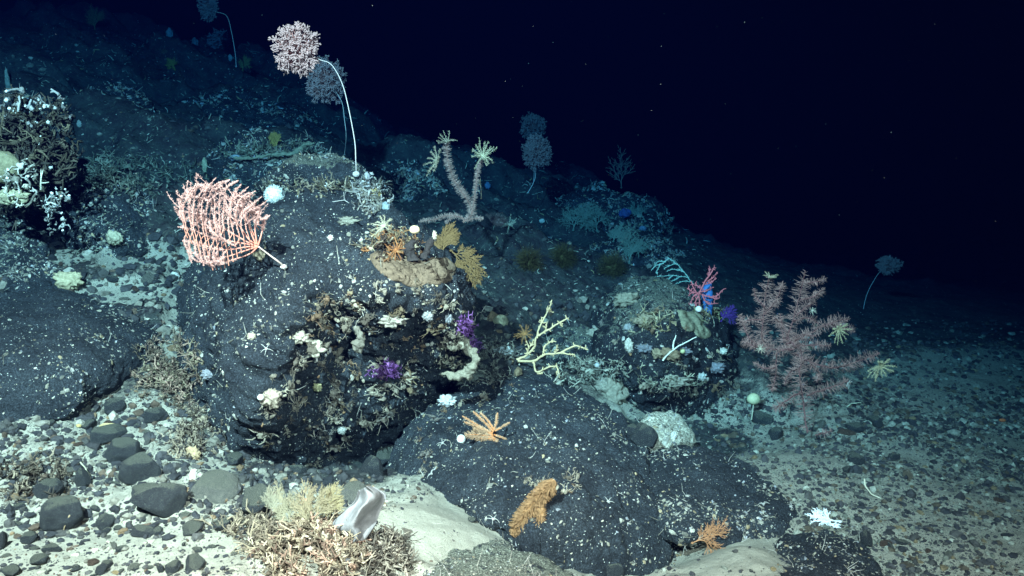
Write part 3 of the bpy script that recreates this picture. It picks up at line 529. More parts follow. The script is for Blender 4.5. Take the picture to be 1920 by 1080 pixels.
def thicket(name, cx, cy, rx, ry, n, label, cat, cols, seed=0, l=.04, r=.0035, tall=1.0, tips=None, d=None, part='twigs', depth=.05, heap=.08, group=None, chips=.35):
    """a tangled heap of dead coral twigs lying on the surface"""
    rg = np.random.default_rng(seed); mb = MB(); pc, nc, dc = hit(cx, cy, ALL); pc = pc if d is None else at(cx, cy, d); P = []; tt = 0
    while len(P) < n and tt < 6 * n:
        tt += 1; u = rg.normal(size=2) * .5
        if np.hypot(*u) > 1 or n3(np.array([u[0] * 2.6 + seed, u[1] * 2.6, seed * 1.7])) < -.1: continue
        if d is None:
            p, nn, dd = hit(cx + u[0] * rx, cy + u[1] * ry, ALL)
            if p is None or abs(dd - dc) > .8: continue
            P.append(p + nn * heap * rg.random() * (1 - np.hypot(*u)))
        else: P.append(at(cx + u[0] * rx, cy + u[1] * ry, d + rg.uniform(-depth, depth)))
    P = np.array(P); n = len(P); cols = np.array(cols, float); ci = cols[rg.integers(0, len(cols), n)] * rg.uniform(.25, 1.35, (n, 1)); ll = l * (.3 + 1.3 * rg.random((n, 1)) ** 1.6)
    d1 = unit(rg.normal(size=(n, 3)) + [0, -.3, .7 * tall]); d2 = unit(d1 + rg.normal(size=(n, 3)) * .8); d3 = unit(d2 + rg.normal(size=(n, 3)) * .8)
    a = P; b = a + d1 * ll * .4; c = b + d2 * ll * .4; e = c + d3 * ll * .4; rr = r * rg.uniform(.5, 1.2, (n, 1))
    curves(mb, np.stack([a, b, c, e], 1), rr * np.array([[1., .95, .8, .6]]), 5, ci)
    d4 = unit(d2 + rg.normal(size=(n, 3))); curves(mb, np.stack([b, b + d4 * ll * .3, b + d4 * ll * .5 + [0, 0, .003]], 1), rr * np.array([[.8, .7, .5]]), 5, ci)
    d5 = unit(d3 + rg.normal(size=(n, 3))); curves(mb, np.stack([c, c + d5 * ll * .22, c + d5 * ll * .4], 1), rr * np.array([[.7, .65, .45]]), 5, ci)
    k = int(n * chips); V0, T0 = ICO[2]; sel = rg.choice(n, k); W = V0[None] * (1 + .5 * rg.normal(size=(k, len(V0), 1)).clip(-1, 1.3)) * rg.uniform(.3, 1, (k, 1, 3)) * (l * rg.uniform(.08, .3, (k, 1, 1))) + P[sel][:, None]
    mb.add(W.reshape(-1, 3), None, (T0[None] + (np.arange(k) * len(V0))[:, None, None]).reshape(-1, 3), np.repeat(ci[sel], len(V0), 0))
    root = thing(name, pc, label, cat, group); mb.obj(part, M_CR, root, pc)
    if tips is not None:
        m2 = MB(); k = int(n * tips[1]); V0, T0 = ICO[2]; sel = rg.choice(n, k); W = V0[None] * (1 + .3 * rg.normal(size=(k, len(V0), 1)).clip(-1, 1)) * (rg.uniform(.004, .011, (k, 1, 1))) * tips[2] + e[sel][:, None]
        m2.add(W.reshape(-1, 3), None, (T0[None] + (np.arange(k) * len(V0))[:, None, None]).reshape(-1, 3), tips[0]); m2.obj('polyps', M_SOFT, root, pc)
    return root
def star(px, py, rpx, label, col=(.38, .40, .38), seed=0, group=None, n=5):
    p, nn, d = hit(px, py, ALL); 
    if p is None: return
    rg = np.random.default_rng(seed); a, b, nn = frame(nn); R = rpx * d / F; mb = MB(); c = p + nn * .006; th0 = rg.random() * 6
    for k in range(n):
        th = th0 + k * 2 * math.pi / n; dr = math.cos(th) * a + math.sin(th) * b; sd = np.cross(nn, dr); t = np.linspace(0, 1, 7)[:, None]; L = c + dr * R * t + sd * R * .2 * rg.normal() * t * t + nn * .006 * np.sin(t * 3)
        curves(mb, L[None], np.linspace(.0020, .0008, 7)[None] * d / 3.6, 5, col)
    blob(mb, c, [.006] * 3, .1, 2, 0, 2, col); tag(mb.obj('brittle_star', M_SOFT, None, c), label, 'brittle star', group)
def tube_sponge(name, pts, d, r, label, cat, col, seed=0, amp=.35, mat=None, nr=14, k=40, fr=30):
    L = poly(pts, d, k); mb = MB(); R = np.interp(np.linspace(0, 1, k), np.linspace(0, 1, len(r)), r) * d / F
    th = np.arange(nr) * 2 * math.pi / nr; T = unit(np.gradient(L, axis=0)); A = unit(np.cross(T, FW + [.1, 0, .1])); B = np.cross(T, A)
    V = L[:, None] + R[:, None, None] * (np.cos(th)[None, :, None] * A[:, None] + np.sin(th)[None, :, None] * B[:, None] * .8); ns = fbm(V * fr + seed, 4); V = L[:, None] + (V - L[:, None]) * (1 + amp * ns)[..., None]
    i = np.arange(k * nr).reshape(k, nr); Q = np.stack([i[:-1], np.roll(i[:-1], -1, 1), np.roll(i[1:], -1, 1), i[1:]], -1).reshape(-1, 4); V = V.reshape(-1, 3); mb.add(V, Q, [[i[0, 0], i[0, j], i[0, j + 1]] for j in range(1, nr - 1)] + [[i[-1, 0], i[-1, j + 1], i[-1, j]] for j in range(1, nr - 1)], col)
    return mb, L
def mute(c, f=.6): c = np.array(c); return c * f + c.mean() * np.array([.95, .9, .75]) * (1 - f)
# ------------------------------------------------------------------ ball corals on long stalks
b1 = dep(668, 322)
ball_coral(556, 92, 46, 52, b1 - .05, [(600, 112), (622, 122, 0), (642, 158), (655, 210), (665, 265), (667, 298), (668, 326, .05)], 'large pale pink ball coral on a long white stalk rising from the cap rock', (.62, .37, .34), 1, n=380, twig=6, tr=.0030, tl=.022, sr=.003, stalkcol=(.75, .66, .62))
ball_coral(610, 150, 39, 46, 6.4, [(634, 178), (642, 195), (646, 225), (649, 255), (646, 290, .1)], 'grey blue ball coral just behind the pink one', (.34, .27, .28), 2, n=500, twig=5, tr=.0018, tl=.02, sr=.003, stalkcol=(.45, .5, .5), core=.0016)
ball_coral(390, 12, 19, 28, 9.5, [(405, 22), (425, 30), (434, 60), (441, 100), (443, 125)], 'faint ball coral cut by the top edge with a bent stalk', (.3, .27, .27), 3, n=300, twig=4, tr=.003, tl=.03, sr=.004)
ball_coral(410, 78, 24, 24, 11.5, [(412, 98), (415, 112), (416, 130)], 'dim ball coral low on the ridge behind the bent stalk', (.4, .38, .38), 4, n=260, twig=4, tr=.003, tl=.03, sr=.004)
ball_coral(1005, 286, 30, 36, 8.2, [(1004, 318), (1004, 330), (999, 345), (990, 361)], 'pale blue grey ball coral on a short curved stalk in the dark water', (.30, .25, .25), 5, n=420, twig=4, tr=.0022, tl=.028, sr=.004, stalkcol=(.5, .55, .55))
ball_coral(1000, 240, 26, 30, 9.4, [(1001, 268), (1003, 300), (1000, 345), (996, 380)], 'darker ball coral standing behind and above the short stalked one', (.22, .2, .2), 6, n=320, twig=4, tr=.0026, tl=.03, sr=.004)
ball_coral(1668, 497, 24, 19, 8.0, [(1648, 512), (1641, 522), (1627, 548), (1619, 580), (1618, 622)], 'small blue ball coral on a thin bowed stalk at the far right', (.28, .25, .25), 7, n=260, twig=4, tr=.0022, tl=.022, sr=.003, stalkcol=(.5, .55, .55))
fan('bush_coral', (1165, 352), 9.6, math.pi / 2, 90, 'barely visible feathery bush coral in the dark water right of the ball corals', 'coral', (.14, .14, .13), 4, .5, .74, 3, .006, seed=8, minr=.003)
# ------------------------------------------------------------------ salmon fan coral with its net of branches
def salmon():
    d = dep(530, 498) - .02; nd = d - .10; p0 = at(532, 500, d); root = thing('net_coral', p0, 'salmon pink net coral leaning left from the big boulder, with pale polyps', 'coral'); rg = np.random.default_rng(5)
    mb = MB(); L = np.array([at(533, 500, d), at(520, 489, d - .04), at(505, 478, d - .06), at(484, 462, nd)]); L = spline(L, 20); curves(mb, L[None], np.linspace(.0042, .003, 20)[None], 6, (.8, .6, .52)); mb.obj('stalk', M_SOFT, root, p0)
    mb = MB(); blob(mb, at(532, 500, d), (.014, .012, .009), .4, 2, 1, 3, (.8, .72, .66)); mb.obj('holdfast', M_SOFT, root, p0)
    br = MB(); po = MB(); so = np.array([.62, .20, .13]); pk = np.array([.70, .41, .36])
    # main rays sweep left from the node; combs rise from them and bend over at the top
    rays = [[(484,462),(468,456),(440,440),(405,420),(365,400),(330,398)],[(484,462),(465,458),(430,452),(395,445),(360,430),(333,425)],[(484,462),(462,463),(430,468),(400,466),(368,455),(342,452)],[(484,462),(460,470),(430,480),(405,485),(375,478),(350,472)],[(484,462),(468,476),(440,486),(412,494),(384,494)],
            [(480,458),(466,448),(450,425),(425,398),(390,375),(345,365)],[(480,458),(472,440),(462,412),(445,385),(415,362),(370,345)],[(482,458),(478,430),(480,405),(478,388)],[(484,460),(490,440),(495,418),(500,402)]]
    for k, ry in enumerate(rays):
        L = poly([(x, y, -.10 + .03 * math.sin(k * 1.7) * (i / 5)) for i, (x, y) in enumerate(ry)], d, 30); t = np.linspace(0, 1, 30)[:, None]; curves(br, L[None], np.linspace(.0038, .0016, 30)[None], 6, (so * (1 - t) + pk * t)[None]); hairs_along(po, L[12:], .011, 170, .0011, pk, k, 0, .3)
    combs = []
    for k in range(19):                                     # the long arcs, like combed hair, tops leaning right
        f = k / 18; x0 = 338 + 146 * f; yb = 400 + 70 * math.sin(math.pi * min(1, f * .9 + .12)) + (25 if f > .3 else 0) * (1 - f); 
        yt = 352 - 18 * math.sin(math.pi * f) + 45 * f ** 3; xt = x0 + 8 + 14 * math.sin(math.pi * f); combs.append([(x0 + 14 - 6 * f, yb + 22), (x0 + 1, (yb + yt) / 2 + 22), (x0, (yb + yt) / 2 - 8), (x0 + 6, yt + 16), (xt + 10, yt)])
    for k in range(9):                                      # the lower left fringe
        combs.append([(352 + 10 * k, 430 + 4 * k), (346 + 9 * k, 450 + 3.5 * k), (352 + 8 * k, 474 + 2.3 * k), (366 + 7 * k, 492 + .8 * k)])
    for k in range(7): combs.append([(360 + 15 * k, 398 + 8 * k), (349 + 15 * k, 412 + 8 * k), (334 + 13 * k, 402 + 6 * k), (326 + 13 * k, 390 + 4 * k)])
    for k, cb in enumerate(combs):
        z = -.12 - .05 * math.sin(k * .6) + .015 * rg.normal(); L = jig(poly([(x + 3.5 * rg.normal() * (i / 4), y + 4 * rg.normal() * (i > 1), z - .02 * i + .012 * rg.normal()) for i, (x, y) in enumerate(cb)], d, 24), .004, k); t = np.linspace(0, 1, 24)[:, None] ** .8
        curves(br, L[None], np.linspace(.0021, .0010, 24)[None], 5, (so * [1, 1.25, 1.25] * (1 - t) + pk * t)[None]); hairs_along(po, L[4:], .008, 200, .0008, pk * 1.05, 50 + k, 0, .5)
        if k < 19:
            for j in range(4):
                i = 6 + 3 * j + rg.integers(0, 3); dr = np.array([(-1) ** j * .5 - .1 + .3 * rg.normal(), .3 * rg.normal(), .8]); ls = rg.uniform(.6, 1.5); Lb = spline([L[i], L[i] + dr * .03 * ls, L[i] + dr * .06 * ls + [.014, 0, 0]], 6); curves(br, Lb[None], np.linspace(.0012, .0007, 6)[None], 4, pk); hairs_along(po, Lb, .008, 34, .0008, pk, k * 9 + j, 0, .5)
    br.obj('branches', M_SOFT, root, p0); po.obj('polyps', M_SOFT, root, p0)
salmon()
lump('sponge', 492, 482, (13, 5, 9), 'tan ragged sponge on the net coral stalk', 'sponge', (.36, .30, .20), .6, 2.5, 4, rot=.6)
# ------------------------------------------------------------------ brush corals
pk = (.40, .26, .23)
dY = 5.35
brush_coral([([(868,418),(885,398),(872,370),(856,345),(843,315),(838,285),(840,262)], 1.1), ([(885,402),(890,370),(893,340),(897,318),(905,295)], .75), ([(870,410),(845,404),(815,411),(785,416)], .75), ([(872,415),(895,408),(905,412)], .7), ([(872,372),(866,350)], .6), ([(860,404),(842,412),(835,420)], .5)], (868, 420), dY,
 'forked pinkish brush coral behind the largest boulder carrying feather stars', (.52, .37, .32), (.3, .16, .13), .028, 1700, seed=3)
crinoid(820, 302, 30, dY - .05, 'thin armed feather star on the left arm of the forked brush coral', (.62, .52, .36), 10, (-.8, -.5, .3), 4, curl=.2)
crinoid(905, 293, 28, dY - .06, 'bushy pale feather star on the right arm tip of the forked brush coral', (.66, .60, .40), 17, (.2, -.6, .8), 5, curl=.9)
crinoid(838, 266, 20, dY - .05, 'small ragged feather star on the topmost tip of the forked brush coral', (.60, .52, .38), 9, (-.4, -.3, .9), 6, curl=.9)
crinoid(955, 422, 17, dep(955, 432) - .05, 'small pale feather star on the seabed right of the forked brush coral', (.62, .60, .45), 14, (0, -.4, .9), 7, curl=.9)
lump('sponge', 928, 420, (18, 8, 8), 'short pink brushy tuft beside the small pale feather star', 'coral', (.30, .2, .18), .4, 3, 8, hairs=500, hl=.04)
fan('bush_coral', (902, 372), 5.5, math.pi * .45, 42, 'small tan twig coral right of the fork of the brush coral', 'coral', (.5, .38, .25), 3, .5, .7, 2, .003, seed=9)
dB = 4.55
E = [([(1513,812),(1506,751),(1499,700),(1503,665),(1490,640)],1.25),([(1489,662),(1520,679),(1564,690),(1605,679),(1650,662)],1.0),([(1512,742),(1554,727),(1592,715)],.85),([(1500,735),(1468,755),(1451,768)],.75),([(1490,655),(1458,662),(1455,700),(1447,735)],.8),
 ([(1485,655),(1440,652),(1428,630),(1431,604),(1434,559),(1444,515)],1.1),([(1433,590),(1450,572),(1458,555),(1468,530)],.75),([(1485,655),(1475,640),(1486,604),(1499,556),(1510,508)],1.1),([(1505,530),(1527,530),(1549,523)],.55),([(1501,563),(1527,556),(1545,542)],.6),([(1494,590),(1516,573),(1528,564)],.55),([(1488,602),(1513,597),(1535,606)],.6),
 ([(1475,645),(1520,624),(1551,607),(1592,597)],.85),([(1486,648),(1527,647),(1557,647)],.7),([(1440,655),(1410,640),(1397,618),(1386,590)],.8),([(1440,655),(1412,648),(1390,640)],.7),([(1432,600),(1405,600),(1385,606)],.6),([(1434,575),(1420,560),(1412,540)],.4),([(1520,680),(1535,700),(1530,715)],.6),([(1470,640),(1462,610),(1452,595)],.7),([(1530,815),(1548,812),(1560,808)],.6),([(1551,607),(1580,612),(1600,622)],.6),([(1455,690),(1432,690),(1415,680)],.5),
 ([(1490,650),(1470,618),(1462,588)],.8),([(1500,690),(1480,700),(1470,722)],.6),([(1476,640),(1500,628),(1530,630)],.7)]
E = [([(x, y, .05 * math.sin(i * 2.3 + k)) for i, (x, y) in enumerate(p)], w_) for k, (p, w_) in enumerate(E)]
brush_coral(E, (1513, 815), dB, 'large spreading pinkish brown brush coral right of the rounded boulder', (.48, .28, .25), (.16, .07, .07), .048, 620, seed=30, r=.0008)
crinoid(1650, 687, 30, dB - .06, 'large yellowish feather star on the long right arm of the big brush coral', (.58, .55, .34), 15, (.1, -.8, -.3), 11, curl=.3)
crinoid(1572, 618, 24, dB - .08, 'yellowish feather star on the upper right branch of the big brush coral', (.58, .55, .34), 12, (.2, -.9, -.1), 12, curl=.2)
crinoid(1444, 520, 15, dB - .05, 'small tan feather star at the top of the left column of the big brush coral', (.50, .46, .32), 10, (0, -.3, .9), 13, curl=.6)
crinoid(1523, 582, 9, dB - .08, 'tiny pale feather star in the middle of the big brush coral', (.62, .62, .52), 12, (.2, -.9, .3), 14, curl=.2)
crinoid(1590, 718, 10, dB - .06, 'tiny white feather star on the lower right branch tip of the big brush coral', (.66, .66, .62), 10, (.5, -.7, -.2), 15, curl=.2)
crinoid(1426, 654, 11, dB - .1, 'tiny cream feather star at the left base of the big brush coral', (.66, .62, .48), 10, (-.2, -.8, .3), 16, curl=.2)
# ------------------------------------------------------------------ branching corals
dF = dep(1315, 588) - .02
sketch_coral('red_coral', [[(1314,590,.05),(1312,570),(1310,550)],[(1310,550),(1322,528,-.02),(1332,513,-.03),(1340,501,-.03)],[(1322,530),(1336,521),(1345,510)],[(1318,535),(1332,530),(1342,524)],[(1310,548),(1325,545,-.03),(1337,538)],[(1316,552),(1332,557),(1346,553),(1352,546),(1358,541)],[(1332,557),(1342,560),(1348,559)],[(1316,553),(1324,566),(1330,570),(1345,569)],[(1310,550),(1300,556),(1295,567),(1291,572)],[(1310,550),(1297,549),(1291,554)],[(1300,549),(1293,543),(1291,536)],[(1308,550),(1300,540),(1298,532)],[(1310,552),(1305,565),(1307,573)],[(1328,520),(1330,508),(1331,503)],[(1312,540),(1306,534),(1303,530)]],
 dF, 'bright red pink branching coral on the crest of the rounded boulder', 'coral', (.55, .14, .16), .0062, knob=.5, seed=4)
tb, L_ = tube_sponge('sponge', [(1328, 592), (1327, 570), (1326, 548), (1330, 530)], dF + .12, [7, 10, 10, 5], '', '', (.04, .16, .42), 1, .15, fr=8)
tag(tb.obj('blade_sponge', M_SOFT, None, L_[0]), 'upright blue blade sponge standing behind the red pink coral', 'sponge')
fan('purple_coral', (1352, 602), dF, .9, 50, 'deep purple feathery coral right of the blue blade sponge', 'coral', (.05, .02, .16), 5, .5, .74, 3, .004, seed=12, minr=.002)
dT = 5.9
sketch_coral('dead_coral', [[(1300,533),(1290,520),(1275,500),(1262,490),(1252,484)],[(1254,484),(1243,494),(1230,498),(1221,506)],[(1240,494),(1232,508),(1233,514)],[(1268,494),(1255,498),(1245,505)],[(1283,510),(1265,505),(1250,508)],[(1290,520),(1265,517),(1240,518),(1222,520)],[(1262,517),(1250,525),(1240,526)],[(1275,518),(1262,526),(1245,532)],[(1297,528),(1280,528),(1262,534)],[(1246,490),(1237,490),(1226,497)],[(1290,521),(1280,508),(1272,505)]],
 dT, 'drooping turquoise twig coral behind the rounded boulder', 'coral', (.26, .48, .44), .0036, knob=1.6, seed=6)
dD = dep(967, 674) - .05
sketch_coral('dead_coral', [[(965,676,.03),(985,667),(1002,650,-.03),(1007,632,-.05),(1030,617,-.08),(1045,607,-.08),(1066,596,-.08)],[(965,676,.03),(1000,677,-.05),(1022,665,-.08),(1050,662,-.1),(1077,649,-.1),(1102,656,-.12)],[(1007,634,-.05),(1010,618,-.05),(1020,597,-.05),(1030,577,-.02),(1035,563,0)],[(1018,666,-.08),(1023,648,-.08),(1037,639,-.08)],[(1000,677,-.05),(1007,697,-.07),(1032,687,-.1),(1045,690,-.1),(1050,708,-.1)],[(1010,697,-.07),(1020,710,-.08),(1017,720,-.08)],[(986,666),(991,650,-.02),(985,640)],[(991,652),(1000,640)],[(1022,622,-.06),(1024,608,-.08)],[(1050,662,-.1),(1062,664,-.12),(1078,664,-.12)],[(1012,600,-.05),(1018,606,-.05)],[(1028,582),(1036,586)],[(1040,662,-.1),(1046,650,-.1)],[(1050,608,-.08),(1056,613,-.08)]],
 dD, 'bleached cream branching dead coral standing between the two big boulders', 'coral', (.80, .60, .34), .0074, knob=.5, seed=8, part='branch', mat=M_T)
crinoid(984, 626, 22, dD + .02, 'orange brown feather star behind the cream dead coral', (.45, .24, .09), 12, (-.2, -.7, .5), 17, curl=.6)
star(1062, 600, 12, 'white brittle star on the upper tip of the cream dead coral', seed=5)
lump('sponge', 937, 607, (15, 6, 14), 'round flat tan disc sponge left of the cream dead coral', 'sponge', (.36, .34, .22), .08, 1.5, 3)
# white fan, brown ferns, brown fans
fan('fan_coral', (1575, 978), dep(1560, 975) - .04, math.pi * .97, 70, 'snow white fan coral lying by the low dark boulder at the lower right', 'coral', (.75, .85, .9), 5, .55, .74, 3, .0035, seed=21, face=(0, -.6, .8), minr=.0019, bend=.25)
fan('fern_coral', (1298, 1018), dep(1300, 1015) - .03, .35, 95, 'rusty brown feathery fern coral by the sand patch at the bottom right', 'coral', (.38, .20, .10), 5, .45, .76, 3, .0025, seed=22, minr=.0009)
dK = dep(835, 490)
fan('fan_coral', (826, 480), dK + .02, 1.2, 72, 'upper olive brown sea fan behind the shoulder of the largest boulder', 'coral', (.16, .105, .04), 6, .42, .78, 3, .004, seed=23, minr=.0018)
fan('fan_coral', (846, 470), dK + .06, -.75, 92, 'lower olive brown sea fan hanging over the right edge of the largest boulder', 'coral', (.16, .105, .04), 6, .42, .78, 3, .004, seed=24, minr=.0018)
# ------------------------------------------------------------------ orange things on the speckled boulder
dO = dep(924, 817) - .08
lines = [([(924,817),(900,800),(867,780)],.5),([(924,812),(895,800),(870,791)],.5),([(924,808),(905,788),(887,771)],.5),([(926,805),(912,785),(900,774)],.4),([(924,815),(905,806),(888,804)],1.0),([(924,820),(900,815),(872,815)],1.15),([(924,822),(902,822),(880,818)],.9),([(924,810),(930,795),(933,774)],.5),([(924,818),(930,845),(943,872)],1.0),([(926,820),(940,840),(953,862)],.8),([(926,815),(940,820),(950,824)],.4),([(928,808),(942,800),(956,792)],.4),([(924,818),(915,832),(909,842)],.4)]
root = thing('feather_star', at(909, 842, dO + .08), 'orange feather star with splayed arms on the speckled boulder beside a white ball', 'sea lily'); p0 = np.array(root.location)
for k, (pts, w_) in enumerate(lines):
    L = poly([(x, y, -.02 * (1 - i / 2)) for i, (x, y) in enumerate(pts)], dO, 14); mb = MB(); curves(mb, L[None], np.linspace(.004, .0016, 14)[None], 5, (.5, .2, .07)); hairs_along(mb, L, .018 * w_, 210, .0011, (.50, .33, .2), k, .1, .5); mb.obj('arm', M_SOFT, root, p0)
mb = MB(); blob(mb, at(909, 842, dO + .03), [.009] * 3, .1, 2, 1, 3, (.85, .12, .04)); mb.obj('red_bud', M_SOFT, root, p0)
lump('ball_sponge', 872, 829, 8.5, 'smooth white ball sponge at the left of the orange feather star', 'sponge', (.85, .86, .80), .03, 1, 2, sink=-.2, mat=M_SOFT)
dS = dep(1000, 950) - .03
mb, L_ = tube_sponge('', [(1040, 900), (1025, 918), (1008, 935), (992, 955), (978, 975), (962, 1003)], dS, [1, 4, 6, 9, 10, 7, 2], '', '', (.36, .21, .09), 3, .75, k=70, nr=20)
m2, L2 = tube_sponge('', [(1000, 940), (1012, 962), (1006, 990)], dS - .01, [7, 9, 8, 3], '', '', (.36, .21, .09), 5, .75, k=36, nr=18); hairs_along(mb, L_, .036, 2600, .0014, (.38, .23, .11), 3, .1, .2); hairs_along(m2, L2, .026, 600, .0014, (.38, .23, .11), 4, .1, .2)
root = thing('orange_sponge', L_[0], 'long ragged orange sponge hanging down the speckled boulder, forked at its foot', 'sponge'); mb.obj('trunk', M_T, root, L_[0]); m2.obj('lobe', M_T, root, L_[0])
# ------------------------------------------------------------------ grey ruffled sponge and the yellow feathers in front
def ruffled():
    d = dep(655, 1000) - .12; pts = [(675,917),(700,912),(722,926),(714,955),(700,988),(676,1018),(652,1020),(662,990),(640,992),(618,988),(640,965),(663,938)]; O = np.array(pts, float); mb = MB(); nu, nv = 70, 60
    left = spline(np.array([(672,917,0),(664,938,0),(642,962,0),(622,988,0),(652,1000,0),(655,1020,0)], float), nv); right = spline(np.array([(700,911,0),(723,926,0),(714,955,0),(704,982,0),(688,1008,0),(672,1022,0)], float), nv)
    V = []
    for sgn in (0, 1):
        for j in range(nv):
            v = j / (nv - 1); u = np.linspace(0, 1, nu); x = left[j, 0] * (1 - u) + right[j, 0] * u; y = left[j, 1] * (1 - u) + right[j, 1] * u
            dz = -.05 * np.sin(u * math.pi) + .022 * np.sin(u * 8 + v * 2.5) * (1 - .4 * v) + .012 * np.sin(u * 17 - v * 6) * (1 - v) + .02 * v; V.append(at(x, y, d + dz + sgn * .009))
    V = np.array(V).reshape(-1, 3); V = V + .009 * np.stack([fbm(V * 11 + k * 9, 2) for k in range(3)], -1) * [1, 1, 1]; i = np.arange(2 * nv * nu).reshape(2, nv, nu)
    Q = [np.stack([i[0, :-1, :-1], i[0, 1:, :-1], i[0, 1:, 1:], i[0, :-1, 1:]], -1).reshape(-1, 4), np.stack([i[1, :-1, :-1], i[1, :-1, 1:], i[1, 1:, 1:], i[1, 1:, :-1]], -1).reshape(-1, 4)]
    for a, b in ((i[0, 0], i[1, 0]), (i[0, -1], i[1, -1]), (i[0, :, 0], i[1, :, 0]), (i[0, :, -1], i[1, :, -1])): Q.append(np.stack([a[:-1], a[1:], b[1:], b[:-1]], -1))
    mb.add(V, np.concatenate(Q), None, (.25, .27, .28)); o = mb.obj('vase_sponge', M_T, None, V[nu * (nv - 1)]); tag(o, 'ruffled blue grey sheet sponge standing in the foreground tangle', 'sponge')
ruffled()
thicket('coral_rubble', 590, 1042, 128, 66, 1250, 'tangled heap of tan dead coral at the bottom edge beneath the grey sheet sponge', 'coral rubble', [(.46, .40, .28), (.36, .31, .22), (.66, .60, .45), (.22, .18, .13), (.55, .38, .28), (.46, .40, .28)], 5, chips=1.7, l=.042, r=.0032, heap=.12)
thicket('coral_rubble', 470, 1000, 70, 50, 260, 'thin tan twigs left of the foreground tangle', 'coral rubble', [(.42, .37, .26), (.28, .24, .18)], 6, l=.05, r=.003, heap=.05)
thicket('coral_rubble', 720, 1050, 60, 45, 320, 'dark twiggy rubble right of the foreground tangle', 'coral rubble', [(.30, .28, .22), (.12, .11, .09), (.45, .42, .34)], 7, l=.05, r=.0035, heap=.06)
for k, (x, y, a, s, c, lb) in enumerate([(545, 985, 1.75, 82, (.22, .22, .15), 'pale yellow feathery hydroid leaning left behind the foreground tangle'), (590, 1000, 1.6, 105, (.24, .22, .14), 'tallest yellow feathery hydroid in the middle of the foreground tangle'), (615, 985, 1.35, 92, (.25, .23, .13), 'yellow feathery hydroid next to the grey sheet sponge'), (520, 960, 1.9, 55, (.25, .25, .18), 'short yellow feathery hydroid at the left of the foreground tangle')]):
    fan('hydroid', (x, y), dep(x, y) - .06, a, s, lb, 'hydroid', c, 6, .36, .77, 3, .003, seed=40 + k, minr=.0008, bend=.25)
for k, (x, y, r_, c, lb) in enumerate([(567, 948, (12, 5, 8), (.72, .40, .26), 'pale orange sponge among the yellow hydroids'), (600, 1018, (18, 8, 8), (.80, .46, .34), 'salmon lump on the tan coral heap'), (632, 1034, (9, 6, 8), (.78, .52, .42), 'pink lump low on the tan coral heap'), (653, 1062, (12, 6, 13), (.45, .50, .54), 'blue grey sponge at the foot of the tan coral heap'), (700, 1018, (16, 10, 8), (.20, .22, .2), 'dark mushroom like sponge right of the grey sheet sponge'), (560, 1062, (14, 8, 10), (.5, .46, .34), 'cream lump at the bottom of the tan coral heap')]):
    lump('sponge', x, y, r_, lb, 'sponge', c, .5, 2.5, 60 + k, sink=-.4)
# ------------------------------------------------------------------ the ledge and stump on the largest boulder
def patch(name, outline, label, cat, col, th=.012, n=46, seed=0, amp=.006, mat=None, tree=None):
    O = np.array(outline, float); c = O.mean(0); A = np.arctan2(*(O - c).T[::-1]); R = np.hypot(*(O - c).T); o = np.argsort(A); A = A[o]; R = R[o]; th_ = np.linspace(-math.pi, math.pi, 2 * n, endpoint=False); Rt = np.interp(th_, np.r_[A - 2 * math.pi, A, A + 2 * math.pi], np.r_[R, R, R])
    V = []; last = None
    for q in np.r_[np.linspace(.02, 1, n), 1.0]:
        for j, t in enumerate(th_):
            p, nn, d = hit(c[0] + Rt[j] * q * math.cos(t), c[1] + Rt[j] * q * math.sin(t), tree or ALL)
            if p is None: p, nn = last
            last = (p, nn); V.append(p + nn * (th * (1 - q ** 5) ** .5 + amp * n3(p * 14 + seed)[()] if q < 1 else 0) - (nn * .004 if q == 1 else 0))
    V = np.array(V); m = n + 1; i = np.arange(m * 2 * n).reshape(m, 2 * n); Q = np.stack([i[:-1], np.roll(i[:-1], -1, 1), np.roll(i[1:], -1, 1), i[1:]], -1).reshape(-1, 4)
    mb = MB().add(V, Q[:, ::-1], None, col); o = mb.obj(name, mat or M_CR, None, V[0]); return tag(o, label, cat)
patch('crust_sponge', [(690,478),(712,470),(745,486),(790,492),(838,482),(856,500),(848,525),(800,532),(750,528),(712,510)], 'tan brown crust spread over the ledge of the largest boulder', 'sponge', (.24, .18, .12), .016, seed=1)
patch('crust_sponge', [(1268,580),(1290,585),(1318,610),(1335,630),(1322,636),(1300,620),(1275,598)], 'khaki crust on the shoulder of the rounded boulder', 'sponge', (.33, .33, .22), .012, seed=2, n=30)
d7 = dep(775, 490)
for k, (pts, r_, lb) in enumerate([([(770,490),(768,470),(775,450)], [12, 9, 9, 6], 'black knobbly stump beneath the cream ball'), ([(795,485),(800,468),(815,442)], [8, 7, 6, 5], 'black stump with a pale broken tip'), ([(750,488),(745,470),(735,462)], [9, 8, 6, 4], 'low black stump left of the cream ball')]):
    mb, L_ = tube_sponge('', pts, d7 - .03, r_, '', '', (.05, .045, .045), 20 + k, .7, k=40, nr=18); tag(mb.obj('coral_stump', M_CR, None, L_[0]), lb, 'dead coral')
lump('ball_sponge', 778, 434, (9.5, 8, 8), 'cream ball sponge on top of the black stump', 'sponge', (.82, .66, .40), .06, 1.2, 2, d=d7 - .05, mat=M_SOFT)
lump('sponge', 815, 443, (4, 4, 8), 'white broken tip of the black stump', 'sponge', (.75, .68, .55), .5, 3, 5, d=d7 - .04)
crinoid(720, 424, 28, dep(722, 440) - .06, 'pale long armed feather star at the left of the black stumps', (.62, .58, .42), 12, (-.3, -.6, .7), 18, curl=-.5)
crinoid(742, 468, 20, d7 - .08, 'rusty orange feather star in front of the low black stump', (.50, .22, .08), 11, (0, -.9, .2), 19, curl=-.3)
